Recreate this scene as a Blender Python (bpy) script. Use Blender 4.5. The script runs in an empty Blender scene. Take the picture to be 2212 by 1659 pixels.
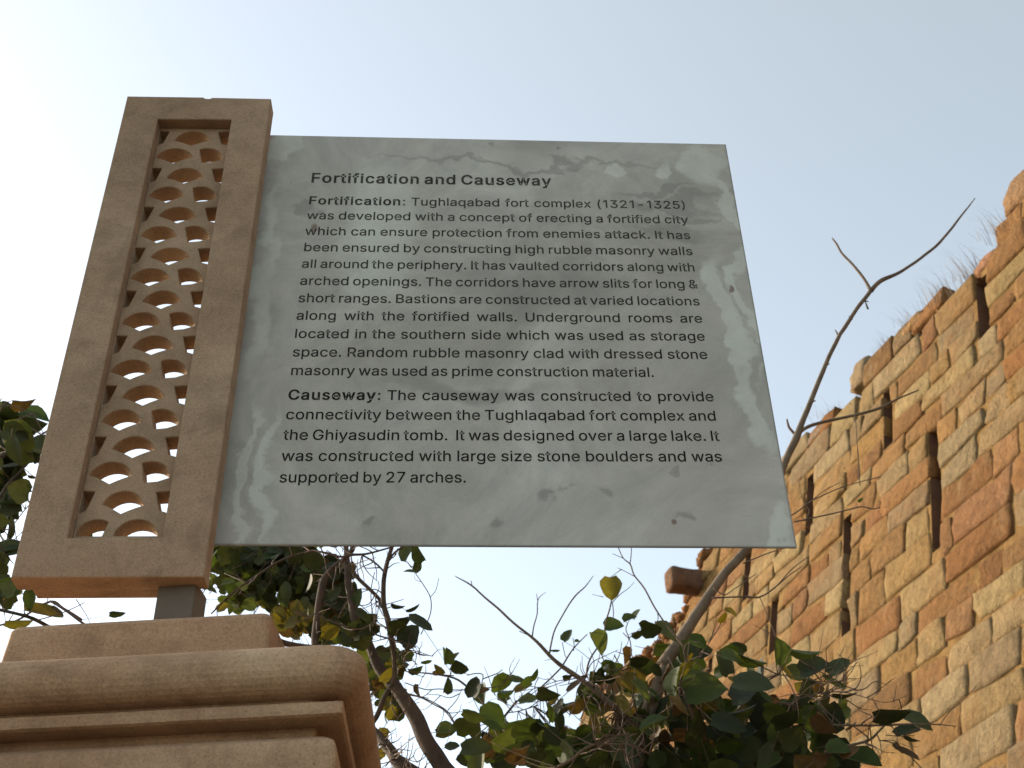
import bpy, bmesh, math, random, json
from mathutils.geometry import delaunay_2d_cdt
from mathutils import Vector, Matrix, noise

random.seed(7)
S = bpy.context.scene
C = S.collection
PI = math.pi

# ------------------------------------------------------------------ camera
# calibrated from the two vanishing points of the sign (picture units: 2212 x 1659)
PW, PH, F = 2212.0, 1659.0, 2722.0
CX, CY = PW / 2, PH / 2
CAMZ = 1.5
up_c = Vector((1012 - CX, -(-2838 - CY), -F)).normalized()
fw = Vector((0, 0, -1))
Yc = (fw - up_c * fw.dot(up_c)).normalized()
Xc = Yc.cross(up_c)
RM = Matrix((Xc, Yc, up_c))                     # world = RM @ camera
CAM = Vector((0, 0, CAMZ))
cam = bpy.data.cameras.new('camera')
co = bpy.data.objects.new('camera', cam)
C.objects.link(co)
co.matrix_world = Matrix.Translation(CAM) @ RM.to_4x4()
cam.sensor_width = 36.0
cam.lens = 36.0 * F / PW
cam.clip_start = 0.05
cam.clip_end = 3000
cam.dof.use_dof = True
cam.dof.focus_distance = 3.1
cam.dof.aperture_fstop = 8.5
S.camera = co

# ------------------------------------------------------------------ light
SUN_EL, SUN_AZ = math.radians(21), math.radians(-60)      # azimuth from +Y towards +X
sdir = Vector((math.cos(SUN_EL) * math.sin(SUN_AZ), math.cos(SUN_EL) * math.cos(SUN_AZ), math.sin(SUN_EL)))
W = bpy.data.worlds.new('World')
S.world = W
W.use_nodes = True
nt = W.node_tree
nt.nodes.clear()
out = nt.nodes.new('ShaderNodeOutputWorld')
bg = nt.nodes.new('ShaderNodeBackground')
sky = nt.nodes.new('ShaderNodeTexSky')
sky.sky_type = 'NISHITA'
sky.sun_disc = False
sky.sun_elevation = SUN_EL
sky.sun_rotation = SUN_AZ
sky.altitude = 100
sky.air_density = 1.0
sky.dust_density = 1.6
sky.ozone_density = 1.6
# forward-scattering haze: the whole sky is paler the nearer it lies to the sun
tcw = nt.nodes.new('ShaderNodeTexCoord')
dt = nt.nodes.new('ShaderNodeVectorMath'); dt.operation = 'DOT_PRODUCT'
nt.links.new(tcw.outputs['Generated'], dt.inputs[0]); dt.inputs[1].default_value = sdir
m1 = nt.nodes.new('ShaderNodeMath'); m1.operation = 'MULTIPLY_ADD'; m1.inputs[1].default_value = .5; m1.inputs[2].default_value = .5
nt.links.new(dt.outputs['Value'], m1.inputs[0])
m2 = nt.nodes.new('ShaderNodeMath'); m2.operation = 'POWER'; m2.inputs[1].default_value = 2.4
nt.links.new(m1.outputs[0], m2.inputs[0])
hz = nt.nodes.new('ShaderNodeMix'); hz.data_type = 'RGBA'; hz.blend_type = 'ADD'
nt.links.new(m2.outputs[0], hz.inputs[0])
hz.inputs[7].default_value = (1.0, .82, .60, 1)
nt.links.new(sky.outputs[0], hz.inputs[6])
ve = nt.nodes.new('ShaderNodeMix'); ve.data_type = 'RGBA'; ve.blend_type = 'ADD'; ve.inputs[0].default_value = 1.0
ve.inputs[7].default_value = (.90, .86, .42, 1)
nt.links.new(hz.outputs[2], ve.inputs[6])
# and a whiter band of dust towards the horizon, all the way round
sz_ = nt.nodes.new('ShaderNodeSeparateXYZ'); nt.links.new(tcw.outputs['Generated'], sz_.inputs[0])
h1 = nt.nodes.new('ShaderNodeMath'); h1.operation = 'SUBTRACT'; h1.use_clamp = True; h1.inputs[0].default_value = 1.0
nt.links.new(sz_.outputs[2], h1.inputs[1])
h2 = nt.nodes.new('ShaderNodeMath'); h2.operation = 'POWER'; h2.inputs[1].default_value = 2.5
nt.links.new(h1.outputs[0], h2.inputs[0])
hb = nt.nodes.new('ShaderNodeMix'); hb.data_type = 'RGBA'; hb.blend_type = 'ADD'
nt.links.new(h2.outputs[0], hb.inputs[0]); hb.inputs[7].default_value = (.72, .55, .36, 1)
nt.links.new(ve.outputs[2], hb.inputs[6])
nt.links.new(hb.outputs[2], bg.inputs['Color'])
bg.inputs['Strength'].default_value = 0.09
nt.links.new(bg.outputs[0], out.inputs['Surface'])
sl = bpy.data.lights.new('sun', 'SUN')
sl.energy = 2.0
sl.angle = math.radians(1.2)
sl.color = (1.0, 0.86, 0.68)
so = bpy.data.objects.new('sun', sl)
C.objects.link(so)
so.rotation_euler = sdir.to_track_quat('Z', 'Y').to_euler()
so.location = (0, 0, 30)

S.view_settings.view_transform = 'Standard'
S.view_settings.look = 'None'
S.view_settings.gamma = 1.0
S.view_settings.use_curve_mapping = False
S.view_settings.exposure = 1.55
S.render.engine = 'CYCLES'
S.cycles.max_bounces = 6
S.cycles.use_denoising = True

# ------------------------------------------------------------------ helpers
def ray(px, py):
    return RM @ Vector((px - CX, -(py - CY), -F))

def at(px, py, y):
    d = ray(px, py)
    return CAM + d * (y / d.y)

def obj(name, mesh, mat=None, parent=None, loc=None):
    o = bpy.data.objects.new(name, mesh)
    C.objects.link(o)
    if mat is not None and not mesh.materials:
        mesh.materials.append(mat)
    if parent is not None:
        o.parent = parent
    if loc is not None:
        o.location = loc
    return o

def tag(o, label=None, cat=None, group=None, kind=None):
    if label: o['label'] = label
    if cat: o['category'] = cat
    if group: o['group'] = group
    if kind: o['kind'] = kind
    return o

def empty(name, loc, rz=0.0):
    o = bpy.data.objects.new(name, None)
    o.empty_display_size = 0.1
    C.objects.link(o)
    o.location = loc
    o.rotation_euler = (0, 0, rz)
    return o

def bm_mesh(bm, name, smooth=False):
    bmesh.ops.recalc_face_normals(bm, faces=bm.faces)
    me = bpy.data.meshes.new(name)
    bm.to_mesh(me)
    bm.free()
    if smooth:
        me.polygons.foreach_set('use_smooth', [True] * len(me.polygons))
    return me

def box_bm(x0, x1, y0, y1, z0, z1, bev=0.0, seg=2):
    bm = bmesh.new()
    bmesh.ops.create_cube(bm, size=1)
    for v in bm.verts:
        v.co = Vector((x0 + (v.co.x + .5) * (x1 - x0), y0 + (v.co.y + .5) * (y1 - y0), z0 + (v.co.z + .5) * (z1 - z0)))
    if bev:
        bmesh.ops.bevel(bm, geom=list(bm.edges), offset=bev, segments=seg, profile=0.6, affect='EDGES')
    return bm

# ------------------------------------------------------------------ materials
def new_mat(name):
    m = bpy.data.materials.new(name)
    m.use_nodes = True
    t = m.node_tree
    return m, t, t.nodes['Principled BSDF']

class NB:
    """small node-building helper"""
    def __init__(self, t):
        self.t = t
        self.tc = t.nodes.new('ShaderNodeTexCoord')
    def n(self, typ, **kw):
        nd = self.t.nodes.new(typ)
        for k, v in kw.items():
            setattr(nd, k, v)
        return nd
    def L(self, a, b):
        self.t.links.new(a, b)
    def noise(self, scale, detail=6, rough=0.6, coord=None, dist=0.0, mapscale=None):
        nd = self.n('ShaderNodeTexNoise')
        nd.inputs['Scale'].default_value = scale
        nd.inputs['Detail'].default_value = detail
        nd.inputs['Roughness'].default_value = rough
        nd.inputs['Distortion'].default_value = dist
        src = coord or self.tc.outputs['Object']
        if mapscale:
            mp = self.n('ShaderNodeMapping')
            mp.inputs['Scale'].default_value = mapscale
            self.L(src, mp.inputs['Vector'])
            src = mp.outputs[0]
        self.L(src, nd.inputs['Vector'])
        return nd.outputs['Fac']
    def ramp(self, fac, stops):
        r = self.n('ShaderNodeValToRGB')
        el = r.color_ramp.elements
        while len(el) < len(stops):
            el.new(0.5)
        for e, (p, c) in zip(el, stops):
            e.position = p
            e.color = (c[0], c[1], c[2], 1) if not isinstance(c, (int, float)) else (c, c, c, 1)
        self.L(fac, r.inputs[0])
        return r.outputs['Color']
    def mix(self, fac, a, b, blend='MIX'):
        m = self.n('ShaderNodeMix', data_type='RGBA', blend_type=blend)
        for s, v in ((m.inputs[0], fac), (m.inputs[6], a), (m.inputs[7], b)):
            if isinstance(v, (int, float)):
                s.default_value = v
            elif isinstance(v, tuple):
                s.default_value = (v[0], v[1], v[2], 1)
            else:
                self.L(v, s)
        return m.outputs[2]
    def math(self, op, a, b=0.0, c=0.0, clamp=False):
        m = self.n('ShaderNodeMath', operation=op, use_clamp=clamp)
        for s, v in zip(m.inputs, (a, b, c)):
            if isinstance(v, (int, float)):
                s.default_value = v
            else:
                self.L(v, s)
        return m.outputs[0]
    def bump(self, h, strength, dist, bsdf):
        b = self.n('ShaderNodeBump')
        b.inputs['Strength'].default_value = strength
        b.inputs['Distance'].default_value = dist
        self.L(h, b.inputs['Height'])
        self.L(b.outputs[0], bsdf.inputs['Normal'])

def sandstone(name, a, b, c, grain=260.0):
    m, t, p = new_mat(name)
    k = NB(t)
    big = k.noise(3.0, 5, 0.6)
    col = k.ramp(big, [(0.25, a), (0.5, b), (0.75, c)])
    blot = k.ramp(k.noise(11, 6, 0.7, dist=0.6), [(0.30, 0.66), (0.5, 1.0), (0.8, 1.12)])
    col = k.mix(0.7, col, blot, 'MULTIPLY')
    streak = k.ramp(k.noise(6, 5, 0.65, mapscale=(1.0, 1.0, 7.0)), [(0.35, 0.78), (0.6, 1.05)])
    col = k.mix(0.5, col, streak, 'MULTIPLY')
    g = k.noise(grain, 3, 0.7)
    gr = k.ramp(g, [(0.30, 0.62), (0.5, 1.0), (0.72, 1.25)])
    col = k.mix(0.75, col, gr, 'MULTIPLY')
    stain = k.ramp(k.noise(3.7, 7, 0.62, dist=1.4), [(0.56, 0.0), (0.66, 0.5)])
    col = k.mix(stain, col, tuple(x * .62 for x in b))
    run = k.ramp(k.noise(9, 5, 0.7, mapscale=(1.6, 1.6, .16)), [(0.55, 0.0), (0.72, 0.35)])
    col = k.mix(run, col, tuple(x * .6 for x in a))
    pits = k.n('ShaderNodeTexVoronoi')
    pits.inputs['Scale'].default_value = 26
    k.L(k.tc.outputs['Object'], pits.inputs['Vector'])
    pit = k.ramp(pits.outputs['Distance'], [(0.03, 0.55), (0.09, 1.0)])
    keep = k.ramp(k.noise(5, 2), [(0.52, 0.0), (0.62, 1.0)])
    pm = k.mix(keep, (1, 1, 1), pit)
    col = k.mix(0.8, col, pm, 'MULTIPLY')
    k.L(col, p.inputs['Base Color'])
    p.inputs['Roughness'].default_value = 0.92
    p.inputs['Specular IOR Level'].default_value = 0.2
    h = k.math('ADD', k.math('MULTIPLY', g, 0.5), k.noise(40, 5, 0.7))
    k.bump(h, 0.5, 0.004, p)
    return m

M_frame = sandstone('carved_sandstone', (.295, .195, .118), (.355, .24, .15), (.42, .30, .19))
M_ped = sandstone('pedestal_sandstone', (.32, .183, .10), (.41, .25, .145), (.51, .35, .215), 200)

# weathered masonry: each stone's own colour sits in the attribute "tone"
M_stone, t_, p_ = new_mat('rubble_masonry')
k = NB(t_)
at_ = k.n('ShaderNodeAttribute', attribute_name='tone')
n1 = k.ramp(k.noise(3.4, 8, 0.72, dist=0.8), [(0.28, 0.58), (0.5, 1.0), (0.72, 1.28)])
col = k.mix(0.8, at_.outputs['Color'], n1, 'MULTIPLY')
n2 = k.ramp(k.noise(11, 8, 0.78, dist=.4), [(0.3, 0.45), (0.5, 1.0), (0.75, 1.3)])
col = k.mix(0.75, col, n2, 'MULTIPLY')
rust = k.ramp(k.noise(1.3, 5, 0.7), [(0.50, 0.0), (0.70, 0.45)])
col = k.mix(rust, col, (.30, .13, .04))
pale = k.ramp(k.noise(1.9, 6, 0.72, mapscale=(1.0, 1.3, .8)), [(0.56, 0.0), (0.7, 0.45)])
col = k.mix(pale, col, (.38, .28, .145))
k.L(col, p_.inputs['Base Color'])
p_.inputs['Roughness'].default_value = 0.95
p_.inputs['Specular IOR Level'].default_value = 0.15
k.bump(k.math('ADD', k.noise(9, 7, 0.7), k.math('MULTIPLY', k.noise(45, 4, 0.7), 0.35)), 1.0, 0.10, p_)

M_mortar, t_, p_ = new_mat('old_lime_mortar')
k = NB(t_)
k.L(k.ramp(k.noise(5, 8, 0.7), [(0.3, (.15, .08, .028)), (0.55, (.27, .16, .06)), (0.8, (.35, .22, .09))]), p_.inputs['Base Color'])
p_.inputs['Roughness'].default_value = 1.0
p_.inputs['Specular IOR Level'].default_value = 0.1
k.bump(k.noise(14, 6, 0.7), 1.0, 0.06, p_)

def plain(name, col, rough=0.8, var=0.25, scale=8, metal=0.0, bump=0.3):
    m, t, p = new_mat(name)
    k = NB(t)
    a = tuple(c * (1 - var) for c in col)
    b = tuple(c * (1 + var) for c in col)
    k.L(k.ramp(k.noise(scale, 6, 0.65), [(0.3, a), (0.7, b)]), p.inputs['Base Color'])
    p.inputs['Roughness'].default_value = rough
    p.inputs['Metallic'].default_value = metal
    k.bump(k.noise(scale * 6, 4, 0.7), bump, 0.003, p)
    return m

M_post = plain('grey_stone_post', (.125, .10, .075), 0.85, 0.15, 14)
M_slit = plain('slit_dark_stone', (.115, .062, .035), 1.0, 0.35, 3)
M_bark_d = plain('dark_bark', (.07, .048, .033), 0.9, 0.4, 18, bump=0.9)
M_bark_l = plain('bare_pale_bark', (.14, .098, .06), 0.85, 0.35, 16, bump=0.9)
M_twig = plain('twig_bark', (.115, .075, .05), 0.9, 0.3, 20)
M_dirt = plain('dry_earth', (.115, .095, .072), 1.0, 0.3, 0.6)
M_straw = plain('dry_grass', (.24, .17, .11), 0.9, 0.3, 6)

def leaf_mat(name, c1, c2, trans):
    m, t, p = new_mat(name)
    k = NB(t)
    oi = k.n('ShaderNodeObjectInfo')
    r = k.ramp(oi.outputs['Random'], [(0.0, c1), (1.0, c2)])
    v = k.ramp(k.noise(2.2, 5, 0.6, dist=0.5), [(0.3, 0.7), (0.7, 1.25)])
    col = k.mix(0.8, r, v, 'MULTIPLY')
    k.L(col, p.inputs['Base Color'])
    p.inputs['Roughness'].default_value = 0.6
    p.inputs['Specular IOR Level'].default_value = 0.22
    tr = k.n('ShaderNodeBsdfTranslucent')
    k.L(k.mix(1.0, col, (1.6, 1.35, 0.5), 'MULTIPLY'), tr.inputs['Color'])
    mx = k.n('ShaderNodeMixShader')
    mx.inputs[0].default_value = trans
    k.L(p.outputs[0], mx.inputs[1])
    k.L(tr.outputs[0], mx.inputs[2])
    o = t.nodes['Material Output']
    k.L(mx.outputs[0], o.inputs['Surface'])
    return m

M_leaf = {
    'd': leaf_mat('dark_leaf', (.020, .028, .012), (.046, .060, .024), 0.18),
    'g': leaf_mat('green_leaf', (.036, .062, .016), (.075, .098, .03), 0.30),
    'y': leaf_mat('yellowing_leaf', (.10, .078, .012), (.12, .12, .03), 0.32),
    'b': leaf_mat('withered_leaf', (.075, .045, .02), (.11, .08, .03), 0.22),
}

# ------------------------------------------------------------------ ground
bm = bmesh.new()
bmesh.ops.create_grid(bm, x_segments=40, y_segments=40, size=900)
for v in bm.verts:
    r = v.co.length
    v.co.z = 0 if r < 60 else noise.noise(v.co * 0.01) * 1.5
tag(obj('ground', bm_mesh(bm, 'ground'), M_dirt), 'dry bare earth around the sign and the fort wall', kind='structure')

# ------------------------------------------------------------------ fort wall
WB, BT, WD = math.radians(-70.5), math.radians(12.5), 6.5
wd = Vector((-math.cos(WB), -math.sin(WB), 0))             # along the courses, away from the camera
wn = Vector((-wd.y, wd.x, 0))
if wn.x > 0: wn = -wn
WN = wn * math.cos(BT) + Vector((0, 0, 1)) * math.sin(BT)  # outward normal of the battered face
WU = Vector((0, 0, 1)) * math.cos(BT) - wn * math.sin(BT)
WO = CAM - wn * WD

def wp(s, t, h=0.0):
    return WO + wd * s + WU * t + WN * h

def project(P):
    c = RM.transposed() @ (P - CAM)
    if c.z > -0.1: return (-9999, -9999)
    return (CX + F * c.x / -c.z, CY - F * c.y / -c.z)

SLITS = [(8.36, 8.60, 9.50), (10.28, 8.40, 9.34), (12.16, 8.24, 9.20), (13.93, 8.16, 9.00),
         (9.36, 6.42, 8.08), (11.18, 6.27, 7.93), (13.0, 6.9, 7.76), (14.9, 6.9, 7.7),
         (6.5, 8.7, 9.6), (7.5, 6.6, 8.2), (16.0, 8.0, 8.75)]
SW = 0.10
SKY = [(-8, 10.1), (7.0, 10.1), (7.75, 10.05), (7.9, 9.8), (8.5, 9.7), (9.0, 9.75), (9.5, 10.02), (9.62, 9.86), (9.9, 10.04),
       (10.4, 10.0), (10.75, 10.1), (11.0, 10.05), (11.1, 9.75), (11.5, 9.85), (11.9, 9.93), (12.2, 9.8), (12.9, 10.05),
       (13.8, 10.0), (14.9, 10.12), (15.5, 10.05), (15.8, 9.62), (16.05, 9.25), (16.6, 9.08), (17.6, 9.06), (19.0, 9.38), (20.6, 9.4)]
def skyline(s):
    for (a, ta), (b, tb) in zip(SKY, SKY[1:]):
        if a <= s <= b:
            return ta + (tb - ta) * (s - a) / (b - a)
    return 9.4

S0, S1 = -6.0, 20.6
wall = empty('fort_wall', wp(S0, -CAMZ / math.cos(BT)))
tag(wall, 'battered old fort wall of ochre sandstone blocks with arrow slits, rising at the right', 'wall')
wallM = wall.location.copy()

# backing surface with real openings, then the slit boxes
ss = sorted({S0, S1, 15.5} | {c + e for c, _, _ in SLITS for e in (-SW, SW)} | {S0 + i * 0.35 for i in range(int((S1 - S0) / 0.35))})
ts = sorted({-CAMZ / math.cos(BT) - .3, 9.4} | {e for _, a, b in SLITS for e in (a, b)} | {-1 + i * 0.35 for i in range(31)})
bm = bmesh.new()
cache = {}
def bv(s, t, h):
    key = (round(s, 4), round(t, 4), round(h, 4))
    if key not in cache:
        cache[key] = bm.verts.new(wp(s, t, h) - wallM)
    return cache[key]
BH = -0.022
for sa, sb in zip(ss, ss[1:]):
    for ta, tb in zip(ts, ts[1:]):
        sm, tm = (sa + sb) / 2, (ta + tb) / 2
        if tb - ta < 1e-4 or sb - sa < 1e-4: continue
        if any(abs(sm - c) < SW and a < tm < b for c, a, b in SLITS): continue
        if tb > skyline(sm) - 0.12: continue
        bm.faces.new([bv(sa, ta, BH), bv(sb, ta, BH), bv(sb, tb, BH), bv(sa, tb, BH)])
obj('mortar_face', bm_mesh(bm, 'mortar_face'), M_mortar, wall)

# solid core behind (top just under the skyline), built as a long lofted body with slit pockets left free in front
bm = bmesh.new()
prev = None
n = 150
DEP = 0.62
for i in range(n + 1):
    s = S0 + (S1 - S0) * i / n
    top = min(skyline(s), skyline(min(s + .1, S1))) - 0.10 + 0.09 * noise.noise(Vector((s * 2.3, 0, 0)))
    tb = -CAMZ / math.cos(BT) - 0.3
    prof = [wp(s, tb, -DEP), wp(s, top - .25, -DEP), wp(s, top - 0.03, -0.14), wp(s, top + .02, -0.5 - .2 * noise.noise(Vector((s, 3, 1))))]
    back = wp(s, top, -0.5) + wd.cross(Vector((0, 0, 1))) * 0
    e = (-wn)
    prof.append(back + e * 2.6 + Vector((0, 0, 0.05)))
    bb = back + e * 3.2
    prof.append(Vector((bb.x, bb.y, -0.3)))
    cur = [bm.verts.new(p - wallM) for p in prof]
    if prev:
        m_ = len(cur)
        for j in range(m_):
            bm.faces.new([prev[j], cur[j], cur[(j + 1) % m_], prev[(j + 1) % m_]])
    else:
        bm.faces.new(cur)
    prev = cur
bm.faces.new(prev)
obj('rubble_core', bm_mesh(bm, 'rubble_core'), M_mortar, wall)

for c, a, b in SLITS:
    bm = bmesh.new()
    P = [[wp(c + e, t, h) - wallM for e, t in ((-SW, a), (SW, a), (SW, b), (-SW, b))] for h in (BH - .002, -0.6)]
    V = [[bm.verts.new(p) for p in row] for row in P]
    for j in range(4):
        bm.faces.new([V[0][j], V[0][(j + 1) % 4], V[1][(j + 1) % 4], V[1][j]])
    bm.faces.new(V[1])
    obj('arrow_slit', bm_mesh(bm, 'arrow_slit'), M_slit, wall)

TONES = [(.42, .255, .125), (.44, .27, .13), (.40, .225, .11), (.47, .32, .17), (.46, .345, .20), (.40, .30, .19), (.38, .20, .095),
         (.43, .25, .14), (.37, .29, .205), (.43, .30, .15), (.40, .215, .125), (.34, .205, .105), (.45, .29, .13), (.52, .415, .25), (.50, .39, .22), (.48, .37, .24), (.44, .36, .25), (.40, .20, .09)]

def stone_bm(s0, s1, t0, t1, rnd, nx=5, ny=4, depth=0.16, rough=1.0):
    """weathered block: pillowed, chipped face grid plus sides, in world coordinates minus wall origin"""
    bm = bmesh.new()
    seed = rnd.uniform(0, 900)
    j = [[rnd.uniform(-.04, .04) * rough for _ in range(2)] for _ in range(4)]
    proud = rnd.uniform(-.008, .016)
    tilt = rnd.uniform(-.014, .014), rnd.uniform(-.014, .014)
    cs = [(s0 + j[0][0], t0 + j[0][1]), (s1 + j[1][0], t0 + j[1][1]), (s1 + j[2][0], t1 + j[2][1]), (s0 + j[3][0], t1 + j[3][1])]
    g = []
    cut = [rnd.uniform(.1, .8) for _ in range(4)]
    for a in range(nx + 1):
        row = []
        for b in range(ny + 1):
            # edge rows crowd towards the rim so the corner rounding is tight
            x = (0, .07, .33, .67, .93, 1)[a] if nx == 5 else a / nx
            y = (0, .12, .5, .88, 1)[b] if ny == 4 else b / ny
            s = (cs[0][0] * (1 - x) + cs[1][0] * x) * (1 - y) + (cs[3][0] * (1 - x) + cs[2][0] * x) * y
            t = (cs[0][1] * (1 - x) + cs[1][1] * x) * (1 - y) + (cs[3][1] * (1 - x) + cs[2][1] * x) * y
            ex, ey = min(x, 1 - x), min(y, 1 - y)
            q = Vector((s * 3.1 + seed, t * 3.1, seed))
            nz = noise.noise(q)
            # corner rounding in the plane
            if ex < .1 and ey < .15:
                kx = (0.5 - x) * (s1 - s0) * 0.06 * cut[(x > .5) + 2 * (y > .5)]
                ky = (0.5 - y) * (t1 - t0) * 0.10 * cut[(x > .5) + 2 * (y > .5)]
                s += kx; t += ky
            s += noise.noise(q * 2.2 + Vector((9, 0, 0))) * .026 * rough
            t += noise.noise(q * 2.2 + Vector((0, 9, 0))) * .024 * rough
            h = proud + nz * .026 * rough + noise.noise(q * 3.1) * .014 * rough + tilt[0] * (x - .5) + tilt[1] * (y - .5)
            if ex == 0 or ey == 0: h -= .014 + .010 * noise.noise(q * 3)
            row.append(bm.verts.new(wp(s, t, h) - wallM))
        g.append(row)
    for a in range(nx):
        for b in range(ny):
            bm.faces.new([g[a][b], g[a + 1][b], g[a + 1][b + 1], g[a][b + 1]])
    rim = [g[a][0] for a in range(nx + 1)] + [g[nx][b] for b in range(1, ny + 1)] + [g[a][ny] for a in range(nx - 1, -1, -1)] + [g[0][b] for b in range(ny - 1, 0, -1)]
    bk = [bm.verts.new(v.co - WN * depth) for v in rim]
    for a in range(len(rim)):
        b = (a + 1) % len(rim)
        bm.faces.new([rim[a], rim[b], bk[b], bk[a]])
    bm.faces.new(list(reversed(bk)))
    return bm

def paint(me, tone):
    at = me.color_attributes.new('tone', 'FLOAT_COLOR', 'CORNER')
    at.data.foreach_set('color', [*tone, 1.0] * len(me.loops))

rnd = random.Random(21)
stones = []
t = -1.9
r = 0
while t < 10.1:
    hgt = rnd.uniform(.29, .46)
    s = S0 + rnd.uniform(0, .5)
    edges_here = [c for c, a, b in SLITS if a - .06 < t + hgt / 2 < b + .06]
    while s < S1:
        ln = rnd.choice((rnd.uniform(.32, .5), rnd.uniform(.5, .95), rnd.uniform(.7, 1.2)))
        e = s + ln
        skip = None
        for c in edges_here:
            if s < c - SW < e + .2 and e > c - SW - .14:
                e = c - SW + rnd.uniform(-.03, .025); skip = c + SW + rnd.uniform(-.025, .03)
                break
        if e > S1: e = S1
        if e - s > .1:
            stones.append([s, e, t, t + hgt])
        s = skip if skip else e
    t += hgt
    r += 1

def px_size(q):
    a = project(wp((q[0] + q[1]) / 2, (q[2] + q[3]) / 2))
    if not (-60 < a[0] < PW + 60 and -60 < a[1] < PH + 60): return 0
    b = project(wp(q[0], q[2])); c = project(wp(q[1], q[3]))
    # plainly hidden behind the board
    return abs(b[0] - c[0]) * abs(b[1] - c[1])

final = []
for q in stones:
    sm, tm = (q[0] + q[1]) / 2, (q[2] + q[3]) / 2
    sk = skyline(sm) - (0.32 if 15.4 < sm < 17.2 else 0.0)
    if q[2] > sk - .10: continue
    if q[3] > sk: q[3] = max(sk + rnd.uniform(-.09, .09), q[2] + .12)
    final.append(q)
order = sorted(range(len(final)), key=lambda i: -px_size(final[i]))
single = set(i for i in order[:292] if px_size(final[i]) > 0)
rest = bmesh.new()
tl = rest.loops.layers.float_color.new('tone')
G = 0.006
for i, q in enumerate(final):
    gs = G * rnd.uniform(.1, 1.7)
    tn = rnd.choice(TONES)
    tn = tuple(c * .9 + m_ * .1 for c, m_ in zip(tn, (.425, .275, .135)))
    f = rnd.uniform(.84, 1.12)
    tn = tuple(c * f * g_ for c, g_ in zip(tn, (.72, .65, .50)))
    b = stone_bm(q[0] + gs, q[1] - gs, q[2] + gs, q[3] - gs, rnd)
    if i in single:
        me = bm_mesh(b, 'stone', True)
        paint(me, tn)
        obj('stone', me, M_stone, wall)
    else:
        bmesh.ops.recalc_face_normals(b, faces=b.faces)
        tmp = bpy.data.meshes.new('tmp'); b.to_mesh(tmp); b.free()
        nf = len(rest.faces)
        rest.from_mesh(tmp)
        rest.faces.ensure_lookup_table()
        for fc in rest.faces[nf:]:
            fc.smooth = True
            for lp in fc.loops: lp[tl] = (*tn, 1)
        bpy.data.meshes.remove(tmp)

# broken crest: rough rubble lumps along the top and in the collapsed stretch
def lump(bm, c, r, rnd, flat=.8, sub=2):
    m = bmesh.ops.create_icosphere(bm, subdivisions=sub, radius=1)
    sd = Vector((rnd.uniform(0, 99),) * 3)
    ax = [rnd.uniform(.7, 1.25) for _ in range(3)]
    rot = Matrix.Rotation(rnd.uniform(0, 6), 3, Vector((rnd.random(), rnd.random(), rnd.random() + .1)).normalized())
    for v in m['verts']:
        k_ = 1 + .35 * noise.noise(v.co * 1.4 + sd)
        v.co = rot @ Vector((v.co.x * ax[0], v.co.y * ax[1], v.co.z * ax[2] * flat)) * (r * k_) + c

rub = bmesh.new()
rt = rub.loops.layers.float_color.new('tone')
def add_rub(c, r, tn, sub=1):
    nf = len(rub.faces)
    lump(rub, c, r, rnd, sub=sub)
    rub.faces.ensure_lookup_table()
    for fc in rub.faces[nf:]:
        fc.smooth = True
        for lp in fc.loops: lp[rt] = (*tn, 1)
RT = [(.24, .11, .04), (.28, .13, .05), (.19, .09, .04), (.33, .18, .075), (.25, .155, .08)]
for i in range(520):
    s = rnd.uniform(4, 20.5)
    sk = skyline(s)
    if 15.3 < s < 17.3:
        tt = sk - rnd.uniform(0.0, .42); h = rnd.uniform(-.2, -.03); rr = rnd.uniform(.05, .12)
    else:
        tt = sk - rnd.uniform(0.03, .14); h = rnd.uniform(-.9, -.04); rr = rnd.uniform(.035, .11)
    add_rub(wp(s, tt, h) - wallM, rr, rnd.choice(RT))
for i in range(240):
    s = rnd.uniform(15.3, 20.5)
    add_rub(wp(s, skyline(s) - rnd.uniform(0, .22), rnd.uniform(-.3, .02)) - wallM, rnd.uniform(.05, .13), rnd.choice(RT))
o = obj('crest_rubble', bm_mesh(rub, 'crest_rubble'), M_stone, wall); o['kind'] = 'stuff'
o = obj('outlying_masonry', bm_mesh(rest, 'outlying_masonry'), M_stone, wall); o['kind'] = 'stuff'

# rounded coping stones that stand above the crest
for (s, t, sx, sz, tn) in [(10.98, 10.13, .17, .52, (.34, .24, .13)), (7.62, 10.27, .24, .55, (.34, .20, .10)), (9.72, 9.98, .2, .22, (.36, .21, .09)), (10.45, 9.98, .16, .2, (.24, .12, .06)), (12.0, 9.85, .3, .18, (.28, .2, .13)), (8.25, 9.7, .2, .2, (.40, .21, .12))]:
    bm = bmesh.new()
    bmesh.ops.create_cube(bm, size=1)
    bmesh.ops.subdivide_edges(bm, edges=list(bm.edges), cuts=3, use_grid_fill=True)
    for v in bm.verts:
        p = v.co * 2
        d = p.normalized() if p.length else p
        q = p.lerp(d * 1.1, .75 if p.z > 0 else .25)
        q = q * (1 + .12 * noise.noise(p * 1.5 + Vector((s, t, 0))))
        v.co = wp(s + q.x * sx, t + q.z * sz * .5, -.16 + q.y * .17) - wallM
    me = bm_mesh(bm, 'coping_stone', True)
    paint(me, tn)
    obj('coping_stone', me, M_stone, wall)

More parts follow.
